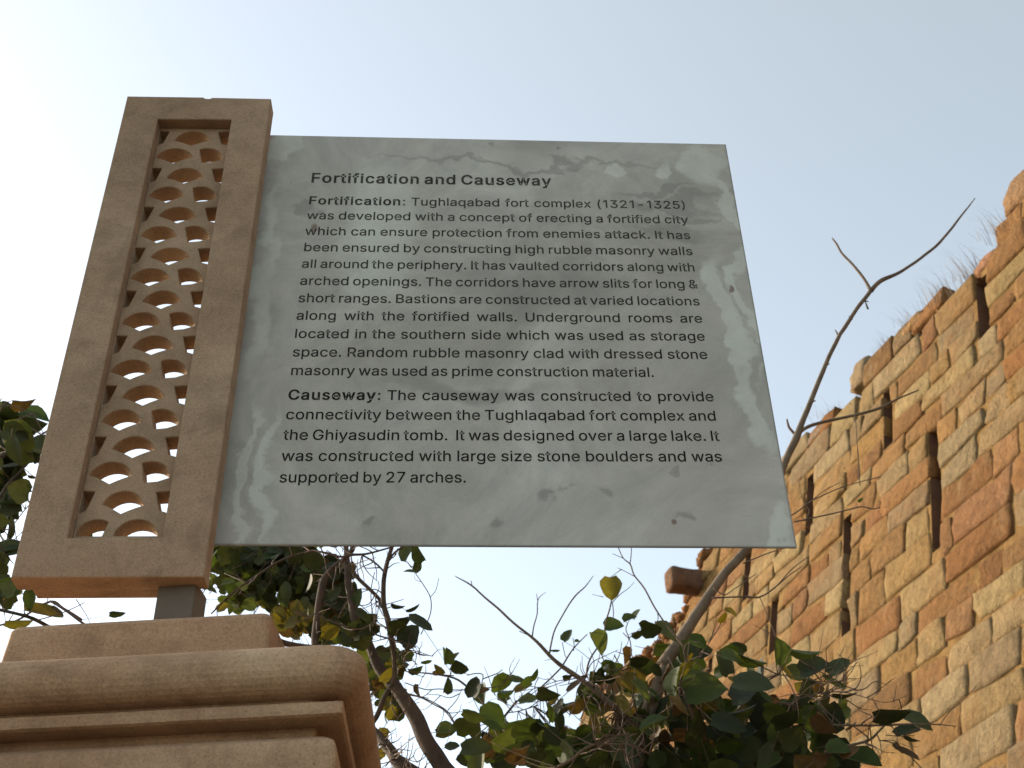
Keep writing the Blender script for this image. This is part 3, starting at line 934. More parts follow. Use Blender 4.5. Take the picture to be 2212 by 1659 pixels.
GLYPHS = json.loads('''{"z":[380,[[[42,0],[42,46],[254,320],[254,323],[48,323],[48,379],[333,379],[333,331],[126,60],[126,56],[339,56],[339,0]]]],"&":[448,[[[197,-7],[173,-6],[150,-2],[129,4],[110,12],[93,22],[78,34],[65,47],[54,62],[45,78],[39,96],[35,114],[34,133],[35,149],[37,163],[42,177],[47,189],[55,201],[63,213],[73,224],[85,235],[140,279],[216,335],[237,352],[255,375],[262,405],[261,417],[258,427],[253,437],[245,445],[237,452],[226,457],[215,460],[201,461],[168,453],[145,431],[142,424],[139,416],[137,408],[137,399],[137,389],[139,380],[142,372],[145,363],[169,327],[204,284],[438,0],[364,0],[171,231],[121,293],[111,306],[102,319],[94,331],[87,344],[82,357],[78,370],[76,384],[75,398],[76,415],[79,430],[84,445],[91,458],[99,470],[109,481],[121,491],[134,499],[149,505],[165,510],[182,513],[200,513],[218,513],[235,510],[251,505],[266,499],[279,491],[290,482],[300,471],[308,459],[315,447],[320,433],[323,419],[324,404],[323,393],[322,382],[319,372],[315,362],[310,352],[305,342],[299,333],[291,325],[256,293],[154,217],[140,206],[128,195],[118,185],[110,174],[104,164],[100,154],[98,143],[97,131],[98,119],[100,108],[104,97],[109,87],[116,78],[124,70],[133,63],[143,57],[154,53],[166,49],[179,47],[193,46],[208,47],[223,50],[237,54],[251,59],[265,66],[278,75],[290,84],[301,95],[312,108],[321,121],[329,136],[336,151],[342,168],[346,186],[348,205],[349,224],[408,224],[407,201],[405,180],[401,161],[397,144],[391,128],[385,115],[378,103],[371,92],[345,62],[333,47],[320,34],[305,23],[289,14],[271,7],[252,1],[234,-3],[215,-6]]]],"(":[273,[[[89,207],[90,235],[92,264],[96,293],[101,324],[107,354],[114,384],[122,413],[132,441],[142,468],[153,494],[164,517],[177,539],[236,539],[223,512],[212,485],[201,457],[191,428],[182,399],[174,370],[167,342],[161,313],[157,285],[154,258],[152,232],[151,207],[152,184],[154,161],[156,138],[160,115],[165,91],[172,67],[179,42],[188,16],[198,-10],[209,-38],[222,-66],[236,-96],[177,-96],[156,-59],[139,-21],[124,16],[111,55],[102,93],[95,131],[90,169]]]],")":[273,[[[37,-96],[52,-66],[64,-37],[76,-9],[86,18],[95,44],[102,69],[108,93],[113,116],[117,139],[120,162],[121,184],[122,207],[121,232],[119,258],[116,285],[112,313],[106,342],[99,370],[91,399],[82,428],[73,457],[62,485],[50,512],[37,539],[97,539],[109,517],[121,494],[131,468],[142,441],[151,413],[159,384],[167,354],[173,323],[178,293],[181,264],[183,235],[184,207],[183,168],[178,130],[171,92],[161,53],[149,15],[134,-22],[117,-59],[97,-96]]]],"-":[453,[[[337,244],[337,188],[114,188],[114,244]]]],".":[188,[[[95,-4],[86,-4],[78,-1],[70,3],[63,9],[57,16],[53,24],[50,32],[50,41],[50,50],[53,59],[57,66],[63,73],[70,79],[78,83],[86,86],[95,87],[104,86],[113,83],[121,79],[128,73],[134,66],[138,59],[140,50],[141,41],[140,32],[138,24],[134,16],[128,9],[121,3],[113,-1],[104,-4]]]],"1":[390,[[[276,509],[276,0],[212,0],[212,448],[209,448],[86,358],[86,427],[198,509]]]],"2":[453,[[[64,0],[64,47],[234,229],[282,282],[291,294],[299,305],[305,316],[311,327],[315,337],[318,348],[320,360],[320,371],[319,385],[317,397],[313,408],[308,419],[301,428],[293,436],[283,443],[273,449],[262,454],[250,457],[237,459],[224,460],[209,459],[196,457],[184,453],[172,447],[162,441],[153,433],[145,424],[139,413],[134,402],[130,390],[128,376],[127,362],[66,362],[67,384],[71,405],[77,424],[86,442],[98,459],[111,473],[126,486],[143,496],[162,505],[182,511],[203,514],[225,516],[247,514],[268,511],[288,505],[306,497],[323,486],[337,474],[350,461],[361,445],[370,428],[376,411],[380,392],[381,372],[380,358],[378,345],[375,331],[371,318],[365,304],[357,290],[347,275],[336,259],[322,241],[306,223],[288,202],[267,180],[153,60],[153,57],[389,57],[389,0]]]],"3":[453,[[[218,-7],[195,-6],[173,-3],[152,2],[133,10],[114,19],[98,30],[83,43],[70,57],[60,74],[52,91],[46,111],[44,132],[109,132],[111,119],[115,107],[120,97],[126,87],[134,78],[144,71],[154,64],[165,59],[178,55],[191,52],[204,50],[219,50],[234,51],[248,53],[262,56],[275,61],[287,67],[297,74],[307,83],[315,93],[321,104],[325,116],[328,130],[329,145],[328,158],[326,172],[322,184],[316,196],[308,207],[299,217],[288,226],[275,234],[260,240],[242,244],[223,247],[201,248],[157,248],[157,299],[288,448],[288,452],[70,452],[70,509],[372,509],[372,461],[211,278],[211,289],[239,290],[264,288],[287,284],[308,276],[327,265],[344,253],[359,239],[371,222],[381,205],[387,186],[392,166],[393,145],[392,123],[387,103],[380,84],[370,66],[358,50],[344,36],[327,23],[309,12],[288,4],[266,-2],[243,-6]]]],"5":[453,[[[221,-7],[199,-6],[178,-2],[159,3],[140,11],[123,21],[108,32],[94,45],[83,60],[73,76],[66,93],[62,111],[60,130],[122,130],[124,119],[127,108],[132,98],[138,89],[145,80],[154,73],[163,66],[173,60],[184,56],[196,52],[208,50],[221,50],[236,51],[250,53],[264,58],[276,64],[288,72],[298,82],[307,92],[314,104],[320,117],[324,131],[327,146],[328,162],[327,178],[324,193],[320,208],[314,221],[306,233],[297,244],[286,254],[275,262],[262,269],[248,273],[233,276],[218,277],[205,276],[192,275],[180,272],[167,268],[156,264],[145,258],[136,252],[128,246],[67,253],[96,509],[366,509],[366,452],[151,452],[134,301],[136,301],[145,308],[155,315],[166,320],[178,325],[190,329],[203,331],[216,333],[229,334],[247,333],[263,330],[279,326],[294,321],[308,314],[321,306],[334,296],[345,285],[355,273],[364,260],[372,246],[379,231],[384,215],[388,199],[390,181],[391,163],[390,139],[385,117],[379,95],[369,76],[357,57],[343,41],[327,27],[309,15],[289,6],[268,-1],[245,-5]]]],"7":[453,[[[97,0],[323,448],[323,452],[62,452],[62,509],[391,509],[391,449],[165,0]]]],":":[188,[[[95,-4],[86,-4],[78,-1],[70,3],[63,9],[57,16],[53,24],[50,32],[50,41],[50,50],[53,59],[57,66],[63,73],[70,79],[78,83],[86,86],[95,87],[104,86],[113,83],[121,79],[128,73],[134,66],[138,59],[140,50],[141,41],[140,32],[138,24],[134,16],[128,9],[121,3],[113,-1],[104,-4]],[[95,271],[86,272],[78,274],[70,278],[63,284],[57,291],[53,299],[50,307],[50,316],[50,325],[53,334],[57,342],[63,349],[70,354],[78,359],[86,361],[95,362],[104,361],[113,359],[121,354],[128,349],[134,342],[138,334],[140,325],[141,316],[140,307],[138,299],[134,291],[128,284],[121,278],[113,274],[104,272]]]],"B":[456,[[[60,0],[60,509],[241,509],[266,508],[289,504],[310,499],[329,491],[345,481],[359,469],[371,456],[381,442],[388,426],[394,410],[397,392],[398,374],[397,358],[395,344],[392,331],[387,320],[380,310],[373,301],[365,293],[356,286],[347,280],[336,275],[326,270],[315,267],[315,262],[327,261],[339,257],[351,252],[363,245],[374,237],[385,227],[394,216],[402,203],[409,189],[414,173],[417,155],[418,136],[417,117],[413,100],[408,83],[400,67],[390,52],[377,39],[362,28],[344,18],[324,10],[301,4],[275,1],[247,0]],[[125,57],[245,57],[272,58],[296,63],[315,70],[330,80],[341,92],[349,105],[354,120],[355,137],[355,149],[352,161],[348,173],[342,184],[335,194],[327,203],[317,211],[306,218],[293,224],[279,228],[264,230],[248,231],[125,231]],[[125,285],[238,285],[252,286],[265,288],[277,291],[288,296],[299,302],[308,309],[316,317],[323,326],[329,337],[333,348],[335,359],[336,372],[334,388],[330,403],[323,417],[313,429],[299,439],[283,446],[263,450],[240,452],[125,452]]]],"C":[510,[[[267,-7],[235,-5],[205,1],[177,11],[150,25],[126,42],[104,63],[86,88],[70,115],[57,146],[48,179],[42,215],[40,254],[42,293],[48,329],[57,362],[70,393],[86,421],[104,445],[126,466],[150,484],[177,498],[205,508],[235,514],[267,516],[286,515],[305,513],[323,509],[340,504],[357,498],[373,490],[388,481],[402,471],[415,460],[427,447],[438,433],[448,418],[456,402],[463,385],[469,367],[473,348],[408,348],[405,361],[401,373],[395,384],[389,395],[382,404],[375,413],[366,421],[357,428],[348,435],[337,440],[327,445],[315,449],[304,452],[292,454],[280,455],[267,456],[245,454],[223,450],[203,443],[184,432],[166,419],[150,403],[137,385],[125,364],[116,340],[109,314],[105,285],[103,254],[105,223],[109,194],[116,168],[125,145],[137,123],[151,105],[166,89],[184,76],[203,66],[223,59],[245,54],[267,53],[280,53],[292,55],[304,57],[315,60],[327,64],[337,69],[348,74],[357,81],[366,88],[375,96],[382,105],[389,114],[395,125],[401,136],[405,148],[408,160],[473,160],[469,142],[463,124],[457,107],[448,91],[438,76],[428,62],[416,49],[402,38],[388,28],[373,19],[357,11],[341,5],[323,0],[305,-4],[286,-6]]]],"F":[410,[[[60,0],[60,509],[369,509],[369,452],[125,452],[125,278],[346,278],[346,221],[125,221],[125,0]]]],"G":[520,[[[269,-7],[236,-5],[205,1],[176,11],[149,25],[125,43],[104,64],[85,88],[69,116],[57,146],[47,179],[42,215],[40,254],[42,293],[47,329],[57,362],[69,393],[85,421],[103,445],[125,466],[149,484],[175,498],[203,508],[233,514],[265,516],[285,515],[304,513],[322,509],[340,504],[358,497],[374,489],[389,480],[403,469],[416,458],[429,445],[439,431],[449,416],[458,401],[465,384],[470,367],[474,349],[408,349],[404,361],[399,372],[393,383],[387,393],[380,403],[373,411],[365,420],[356,427],[347,434],[337,439],[326,444],[315,448],[304,452],[291,454],[279,455],[265,456],[243,454],[222,450],[202,443],[183,432],[166,419],[150,404],[137,385],[125,364],[116,340],[109,314],[105,285],[103,254],[105,223],[109,194],[116,168],[125,145],[137,124],[151,105],[166,90],[184,76],[203,66],[224,59],[246,54],[269,53],[290,54],[309,57],[328,63],[345,71],[360,81],[374,93],[386,107],[396,123],[404,141],[410,160],[414,180],[415,202],[434,199],[283,199],[283,256],[478,256],[478,200],[476,170],[471,141],[463,115],[451,91],[436,69],[419,50],[399,33],[377,19],[352,8],[326,0],[298,-5]]]],"I":[183,[[[60,0],[60,509],[124,509],[124,0]]]],"R":[449,[[[60,0],[60,509],[236,509],[264,507],[290,504],[313,497],[333,489],[351,478],[367,465],[380,450],[390,433],[399,415],[405,395],[408,374],[409,352],[408,330],[405,309],[399,290],[390,271],[380,255],[367,240],[351,228],[333,217],[312,209],[289,203],[264,199],[236,198],[96,198],[96,255],[234,255],[252,256],[269,258],[284,262],[298,267],[309,273],[319,281],[327,290],[334,300],[339,312],[342,324],[344,338],[345,352],[344,367],[342,380],[339,393],[334,405],[327,415],[319,425],[309,433],[298,440],[284,445],[269,449],[252,451],[233,452],[125,452],[125,0]],[[353,0],[230,229],[303,229],[428,0]]]],"T":[449,[[[32,452],[32,509],[417,509],[417,452],[257,452],[257,0],[193,0],[193,452]]]],"U":[517,[[[259,-8],[230,-7],[203,-2],[177,5],[154,15],[133,28],[114,43],[98,60],[85,80],[74,101],[66,124],[62,148],[60,173],[60,509],[124,509],[124,178],[125,160],[128,144],[133,128],[141,113],[150,99],[160,87],[173,77],[187,68],[203,61],[220,56],[239,53],[259,52],[279,53],[298,56],[315,61],[331,68],[345,77],[357,87],[368,99],[377,113],[384,128],[389,144],[392,160],[393,178],[393,509],[457,509],[457,173],[456,148],[451,124],[443,101],[433,80],[419,60],[403,43],[384,28],[363,15],[340,5],[315,-2],[288,-7]]]],"a":[389,[[[160,-9],[142,-8],[126,-5],[110,-1],[94,5],[80,12],[68,22],[57,32],[48,45],[40,58],[35,73],[31,90],[30,108],[31,123],[34,138],[38,150],[43,161],[50,171],[58,179],[67,187],[78,193],[89,199],[100,203],[112,207],[125,211],[178,220],[234,227],[265,235],[276,255],[276,257],[275,268],[273,279],[271,288],[267,297],[262,304],[256,311],[248,317],[240,322],[230,326],[220,329],[208,330],[196,331],[183,330],[171,329],[159,326],[149,322],[118,301],[100,274],[41,291],[48,308],[57,322],[67,335],[79,346],[91,355],[104,364],[118,370],[133,375],[148,379],[163,382],[179,384],[194,384],[239,379],[251,376],[263,372],[275,367],[286,360],[296,353],[306,343],[315,333],[322,320],[329,306],[333,290],[336,272],[337,251],[337,0],[277,0],[277,52],[272,52],[252,25],[244,18],[236,12],[226,6],[215,1],[203,-3],[190,-6],[176,-8]],[[170,45],[187,46],[202,49],[216,53],[228,59],[239,66],[248,74],[257,83],[263,93],[269,104],[272,115],[275,126],[276,138],[276,190],[259,182],[231,176],[200,171],[175,168],[134,159],[125,155],[117,150],[110,145],[103,139],[98,132],[95,124],[93,115],[92,105],[92,95],[94,87],[98,79],[102,72],[107,66],[114,61],[121,56],[130,52],[139,49],[149,47],[159,46]]]],"b":[424,[[[229,-8],[213,-7],[198,-5],[184,-1],[172,4],[162,10],[153,17],[145,24],[138,31],[118,59],[112,59],[112,0],[53,0],[53,509],[114,509],[114,319],[118,319],[137,346],[144,353],[152,360],[161,367],[171,373],[183,378],[197,381],[212,384],[229,384],[252,383],[274,378],[294,371],[313,361],[330,347],[345,332],[359,313],[370,293],[379,270],[385,245],[389,218],[390,189],[389,160],[385,133],[379,108],[370,84],[359,64],[346,45],[330,29],[313,16],[294,5],[274,-2],[252,-7]],[[220,47],[237,48],[253,51],[267,57],[279,66],[291,76],[301,88],[309,101],[316,117],[321,133],[325,151],[327,170],[328,189],[327,209],[325,227],[321,245],[316,261],[309,276],[301,290],[291,301],[280,311],[267,319],[253,325],[237,329],[220,330],[203,329],[188,325],[174,320],[161,312],[150,302],[140,291],[132,278],[125,263],[120,247],[116,229],[113,210],[113,189],[113,169],[116,150],[120,132],[125,115],[132,100],[140,86],[150,75],[162,65],[174,57],[188,51],[204,48]]]],"c":[396,[[[207,-8],[182,-7],[159,-2],[137,6],[117,16],[98,30],[82,46],[68,64],[56,85],[46,108],[40,133],[36,159],[34,187],[36,216],[40,243],[46,268],[56,291],[68,312],[82,330],[98,346],[117,360],[137,371],[159,378],[182,383],[207,384],[221,384],[234,383],[247,380],[260,377],[272,373],[284,368],[295,362],[305,356],[315,349],[324,341],[332,332],[340,322],[347,312],[353,301],[358,289],[362,277],[303,262],[290,289],[270,311],[242,325],[207,330],[189,329],[173,325],[158,319],[145,310],[134,300],[124,287],[115,274],[108,258],[103,242],[99,224],[97,206],[96,187],[97,169],[99,151],[103,134],[108,117],[115,102],[124,89],[134,76],[145,66],[158,57],[173,51],[189,48],[207,46],[243,52],[271,66],[292,89],[304,117],[363,102],[359,90],[354,78],[348,67],[341,56],[334,46],[325,37],[316,29],[306,21],[296,15],[285,9],[273,4],[261,-1],[248,-4],[235,-6],[221,-8]]]],"d":[424,[[[195,-8],[172,-7],[151,-2],[130,5],[111,16],[94,29],[79,45],[66,64],[55,84],[46,108],[39,133],[35,160],[34,189],[35,218],[39,245],[46,270],[55,293],[66,313],[79,332],[95,347],[112,361],[131,371],[151,378],[173,383],[196,384],[213,384],[228,381],[241,378],[253,373],[263,367],[272,360],[280,353],[287,346],[306,319],[311,319],[311,509],[372,509],[372,0],[313,0],[313,59],[307,59],[287,31],[280,24],[272,17],[263,10],[252,4],[241,-1],[227,-5],[212,-7]],[[205,47],[221,48],[236,51],[250,57],[263,65],[274,75],[284,86],[293,100],[299,115],[305,132],[309,150],[311,169],[312,189],[311,210],[309,229],[305,247],[300,263],[293,278],[284,291],[275,302],[263,312],[251,320],[237,325],[221,329],[205,330],[187,329],[172,325],[157,319],[145,311],[133,301],[124,290],[115,276],[108,261],[103,245],[99,227],[97,209],[96,189],[97,170],[99,151],[103,133],[109,117],[115,101],[124,88],[134,76],[145,66],[158,57],[172,51],[188,48]]]],"e":[404,[[[212,-8],[185,-7],[161,-2],[138,6],[117,16],[98,30],[82,46],[68,64],[56,85],[46,108],[40,132],[35,159],[34,187],[35,215],[39,242],[46,267],[55,290],[67,311],[81,329],[97,346],[115,359],[135,370],[157,378],[180,383],[205,384],[221,384],[236,382],[251,379],[266,374],[280,368],[294,361],[307,351],[319,341],[331,329],[341,315],[350,299],[357,282],[363,263],[368,242],[370,219],[371,194],[371,169],[75,169],[75,221],[338,221],[310,202],[309,220],[307,237],[303,254],[298,269],[291,282],[283,294],[273,305],[263,314],[250,321],[237,326],[222,329],[205,330],[189,329],[173,326],[159,321],[146,313],[135,304],[125,294],[116,282],[109,270],[103,256],[99,241],[97,226],[96,211],[96,178],[97,157],[100,139],[104,122],[110,106],[118,92],[128,80],[139,70],[151,61],[165,55],[179,50],[195,47],[212,46],[224,47],[234,48],[244,50],[254,53],[263,56],[271,61],[278,66],[285,73],[292,80],[297,88],[302,96],[306,105],[365,91],[360,77],[353,63],[345,51],[335,39],[324,29],[311,19],[298,11],[283,4],[266,-1],[249,-5],[231,-7]]]],"f":[254,[[[228,379],[228,327],[6,327],[6,379]],[[81,0],[81,432],[82,447],[84,461],[89,474],[96,486],[104,496],[113,505],[124,513],[135,519],[148,524],[161,527],[174,529],[187,530],[222,527],[243,521],[227,468],[215,472],[195,474],[182,473],[171,470],[162,466],[154,460],[149,452],[145,443],[142,431],[142,419],[142,0]]]],"g":[425,[[[207,-151],[187,-150],[168,-148],[150,-144],[134,-140],[119,-134],[105,-127],[93,-119],[82,-110],[73,-101],[64,-91],[57,-80],[51,-69],[101,-41],[122,-66],[128,-72],[136,-78],[145,-83],[154,-88],[165,-92],[178,-95],[192,-97],[207,-97],[229,-96],[249,-92],[267,-85],[282,-75],[295,-62],[304,-47],[310,-28],[311,-6],[311,68],[306,68],[287,41],[280,34],[272,28],[263,21],[252,16],[241,11],[227,8],[212,5],[195,5],[173,6],[152,10],[132,17],[113,27],[95,39],[80,53],[67,71],[55,90],[46,112],[39,136],[35,163],[34,191],[35,220],[39,246],[46,271],[55,293],[66,314],[80,332],[95,347],[112,361],[131,371],[152,378],[173,383],[196,384],[213,384],[228,382],[242,378],[253,373],[264,367],[273,360],[281,353],[288,346],[308,319],[313,319],[313,379],[372,379],[372,-9],[371,-32],[367,-54],[360,-73],[350,-90],[338,-104],[324,-117],[308,-127],[291,-136],[271,-142],[251,-147],[229,-150]],[[205,59],[222,60],[237,63],[251,68],[264,75],[275,84],[285,95],[293,107],[300,121],[305,137],[309,154],[312,172],[312,193],[312,212],[309,231],[305,248],[300,264],[293,278],[285,291],[275,303],[264,312],[251,320],[237,325],[222,329],[205,330],[188,329],[172,325],[158,320],[145,312],[134,302],[124,290],[115,277],[109,262],[103,246],[99,229],[97,212],[96,193],[97,173],[99,155],[103,138],[109,123],[116,108],[124,96],[134,85],[145,76],[158,68],[172,63],[188,60]]]],"h":[410,[[[114,227],[114,0],[53,0],[53,509],[114,509],[114,287],[102,287],[112,312],[124,332],[137,349],[152,362],[169,372],[187,379],[207,383],[227,384],[246,383],[264,380],[280,376],[295,369],[309,360],[321,349],[332,336],[341,321],[348,304],[353,285],[356,264],[357,240],[357,0],[296,0],[296,235],[295,256],[290,275],[283,291],[273,304],[260,315],[246,323],[229,328],[210,329],[197,328],[184,326],[172,322],[161,317],[150,311],[141,303],[133,293],[126,283],[121,271],[117,257],[114,243]]]],"i":[167,[[[53,0],[53,379],[114,379],[114,0]],[[53,447],[53,509],[114,509],[114,447]]]],"k":[381,[[[110,137],[110,212],[121,212],[284,379],[360,379],[184,199],[177,199]],[[53,0],[53,509],[114,509],[114,0]],[[294,0],[148,186],[191,229],[372,0]]]],"l":[167,[[[53,0],[53,509],[114,509],[114,0]]]],"m":[610,[[[53,0],[53,379],[112,379],[112,295],[108,295],[112,310],[118,323],[125,335],[132,346],[141,355],[151,363],[161,370],[172,376],[183,380],[195,384],[207,386],[219,386],[239,385],[257,380],[273,372],[287,361],[299,347],[309,331],[316,314],[321,295],[312,295],[317,308],[322,321],[329,332],[337,343],[347,353],[357,361],[368,369],[381,375],[394,380],[407,383],[422,385],[437,386],[453,385],[468,383],[483,378],[497,372],[510,364],[522,354],[532,342],[541,328],[548,313],[553,296],[556,276],[557,255],[557,0],[496,0],[496,254],[494,273],[490,289],[483,302],[473,313],[460,321],[447,326],[433,329],[419,330],[406,330],[395,328],[384,324],[374,320],[365,314],[358,307],[351,299],[345,290],[341,280],[338,270],[336,259],[335,247],[335,0],[274,0],[274,260],[273,275],[269,288],[262,301],[253,311],[242,320],[229,326],[215,329],[199,330],[188,330],[178,328],[168,325],[158,320],[148,314],[140,307],[132,299],[126,289],[121,278],[117,266],[114,253],[114,238],[114,0]]]],"n":[410,[[[114,227],[114,0],[53,0],[53,379],[112,379],[112,287],[102,287],[112,312],[124,332],[137,349],[152,362],[169,372],[187,379],[207,383],[227,384],[246,383],[264,380],[280,376],[295,369],[309,360],[321,349],[332,336],[341,321],[348,304],[353,285],[356,264],[357,240],[357,0],[296,0],[296,235],[295,256],[290,275],[283,291],[273,304],[260,315],[246,323],[229,328],[210,329],[197,328],[184,326],[172,322],[161,317],[150,311],[141,303],[133,293],[126,283],[121,271],[117,257],[114,243]]]],"o":[415,[[[207,-8],[182,-7],[159,-2],[137,6],[117,16],[98,30],[82,46],[68,64],[56,85],[46,108],[40,133],[36,159],[34,187],[36,216],[40,243],[46,268],[56,291],[68,312],[82,330],[98,346],[117,360],[137,371],[159,378],[182,383],[207,384],[233,383],[256,378],[278,371],[299,360],[317,346],[333,330],[347,312],[359,291],[369,268],[376,243],[380,216],[381,187],[380,159],[376,133],[369,108],[359,85],[347,64],[333,46],[317,30],[299,16],[278,6],[256,-2],[233,-7]],[[207,46],[226,48],[242,51],[257,57],[270,66],[282,76],[292,89],[300,102],[307,117],[312,134],[316,151],[318,169],[319,187],[318,206],[316,224],[312,242],[307,258],[300,274],[292,287],[282,300],[270,310],[257,319],[242,325],[226,329],[207,330],[189,329],[173,325],[158,319],[145,310],[134,300],[124,287],[115,274],[108,258],[103,242],[99,224],[97,206],[96,187],[97,169],[99,151],[103,134],[108,117],[115,102],[124,89],[134,76],[145,66],[158,57],[173,51],[189,48]]]],"p":[424,[[[53,-143],[53,379],[112,379],[112,319],[118,319],[137,346],[144,353],[152,360],[161,367],[171,373],[183,378],[197,381],[212,384],[229,384],[252,383],[274,378],[294,371],[313,361],[330,347],[345,332],[359,313],[370,293],[379,270],[385,245],[389,218],[390,189],[389,160],[385,133],[379,108],[370,84],[359,64],[346,45],[330,29],[313,16],[294,5],[274,-2],[252,-7],[229,-8],[213,-7],[198,-5],[184,-1],[173,4],[162,10],[153,17],[145,24],[138,31],[118,59],[114,59],[114,-143]],[[220,47],[237,48],[253,51],[267,57],[279,66],[291,76],[301,88],[309,101],[316,117],[321,133],[325,151],[327,170],[328,189],[327,209],[325,227],[321,245],[316,261],[309,276],[301,290],[291,301],[280,311],[267,319],[253,325],[237,329],[220,330],[203,329],[188,325],[174,320],[161,312],[150,302],[140,291],[132,278],[125,263],[120,247],[116,229],[113,210],[113,189],[113,169],[116,150],[120,132],[125,115],[132,100],[140,86],[150,75],[162,65],[174,57],[188,51],[204,48]]]],"q":[424,[[[372,-143],[311,-143],[311,59],[306,59],[287,31],[280,24],[272,17],[263,10],[252,4],[241,-1],[227,-5],[212,-7],[195,-8],[172,-7],[151,-2],[130,5],[111,16],[94,29],[79,45],[66,64],[55,84],[46,108],[39,133],[35,160],[34,189],[35,218],[39,245],[46,270],[55,293],[66,313],[79,332],[95,347],[112,361],[131,371],[151,378],[173,383],[196,384],[213,384],[228,381],[241,378],[253,373],[263,367],[272,360],[280,353],[287,346],[307,319],[313,319],[313,379],[372,379]],[[205,47],[221,48],[236,51],[250,57],[263,65],[274,75],[284,86],[293,100],[299,115],[305,132],[309,150],[311,169],[312,189],[311,210],[309,229],[305,247],[300,263],[293,278],[284,291],[275,302],[263,312],[251,320],[237,325],[221,329],[205,330],[187,329],[172,325],[157,319],[145,311],[133,301],[124,290],[115,276],[108,261],[103,245],[99,227],[97,209],[96,189],[97,170],[99,151],[103,133],[109,117],[115,101],[124,88],[134,76],[145,66],[158,57],[172,51],[188,48]]]],"r":[259,[[[53,0],[53,379],[112,379],[112,321],[115,321],[122,335],[130,347],[140,358],[152,367],[166,375],[181,380],[196,384],[213,385],[229,384],[243,384],[243,322],[230,324],[207,326],[194,325],[182,323],[170,319],[159,315],[149,309],[140,301],[132,293],[126,284],[121,273],[117,262],[114,250],[114,237],[114,0]]]],"s":[365,[[[182,-8],[163,-7],[145,-5],[128,-2],[112,3],[98,10],[84,18],[72,27],[62,38],[53,50],[45,63],[40,78],[36,94],[94,107],[99,92],[105,79],[114,69],[124,60],[136,54],[150,49],[165,46],[181,45],[200,46],[217,50],[232,55],[244,62],[255,71],[262,81],[267,91],[268,103],[267,112],[265,121],[260,129],[254,136],[246,142],[237,147],[225,151],[212,155],[149,170],[125,177],[104,186],[87,196],[72,208],[61,222],[53,237],[48,255],[47,274],[48,290],[51,305],[57,319],[65,332],[75,343],[87,354],[100,363],[115,370],[131,377],[149,381],[167,384],[187,384],[206,384],[223,381],[239,378],[254,372],[267,366],[279,358],[290,349],[299,339],[307,328],[314,316],[319,303],[324,290],[268,277],[264,288],[258,298],[251,307],[243,316],[232,323],[219,328],[205,331],[187,333],[171,332],[156,329],[143,324],[131,317],[121,308],[114,299],[110,289],[109,277],[110,267],[112,258],[117,250],[124,243],[133,237],[144,232],[157,227],[172,223],[229,209],[254,202],[275,194],[292,183],[306,171],[317,158],[325,142],[330,125],[331,107],[330,90],[326,75],[321,61],[312,47],[302,35],[290,24],[276,15],[260,6],[242,0],[223,-5],[203,-7]]]],"t":[227,[[[204,379],[204,327],[6,327],[6,379]],[[65,471],[126,471],[126,98],[127,86],[128,76],[132,68],[136,61],[142,56],[150,53],[159,51],[170,50],[185,51],[202,54],[213,2],[192,-3],[168,-4],[145,-3],[125,2],[107,10],[92,21],[80,35],[72,52],[67,71],[65,93]]]],"u":[410,[[[182,-5],[164,-4],[146,-1],[130,4],[115,11],[101,20],[89,31],[78,44],[69,59],[62,76],[57,95],[54,116],[53,139],[53,379],[114,379],[114,144],[115,123],[119,105],[127,89],[137,75],[150,64],[164,56],[181,52],[200,50],[213,51],[226,53],[238,57],[249,62],[259,69],[268,77],[276,86],[283,97],[289,109],[293,122],[295,137],[296,153],[296,379],[357,379],[357,0],[298,0],[298,92],[307,92],[297,67],[286,47],[272,30],[257,17],[240,7],[222,0],[203,-4]]]],"v":[389,[[[163,0],[17,379],[84,379],[165,155],[187,87],[206,21],[184,21],[203,87],[224,155],[305,379],[371,379],[226,0]]]],"w":[567,[[[138,0],[23,379],[87,379],[133,214],[154,137],[175,41],[165,41],[186,135],[206,214],[252,379],[316,379],[362,214],[382,136],[402,41],[391,41],[413,135],[434,214],[480,379],[545,379],[429,0],[368,0],[319,172],[305,225],[291,280],[277,338],[291,338],[277,280],[263,225],[248,172],[199,0]]]],"x":[379,[[[21,0],[171,218],[171,171],[29,379],[100,379],[147,306],[179,253],[207,206],[175,206],[202,253],[233,306],[282,379],[352,379],[209,169],[209,214],[358,0],[287,0],[231,85],[200,136],[173,182],[205,182],[178,136],[148,85],[91,0]]]],"y":[389,[[[47,-139],[61,-86],[71,-87],[104,-89],[111,-87],[118,-84],[124,-80],[130,-74],[136,-67],[141,-58],[146,-48],[151,-36],[163,-1],[17,379],[84,379],[165,155],[187,87],[206,21],[184,21],[202,87],[224,155],[305,379],[371,379],[204,-58],[198,-72],[191,-85],[184,-97],[177,-107],[168,-116],[159,-124],[150,-130],[139,-136],[128,-140],[117,-143],[104,-145],[91,-145],[65,-143]]]]}''')   # plain grotesque letter outlines, 1/1000 units, cap height 509
CAPH = 509.0

def offset(pl, d):
    if not d: return pl
    out_ = []
    n = len(pl)
    for i in range(n):
        a, b, c = Vector(pl[i - 1]), Vector(pl[i]), Vector(pl[(i + 1) % n])
        u1, u2 = (b - a).normalized(), (c - b).normalized()
        n1, n2 = Vector((-u1.y, u1.x)), Vector((-u2.y, u2.x))
        m_ = (n1 + n2)
        m_ = m_ / max(.5, m_.length_squared / 2)
        out_.append((b.x + m_.x * d, b.y + m_.y * d * .7))
    return out_

GC = {}
def glyph(ch, bold):
    if (ch, bold) not in GC:
        GC[ch, bold] = fill2d([offset(pl, 19 if bold else 6) for pl in GLYPHS[ch][1]])
    return GC[ch, bold]

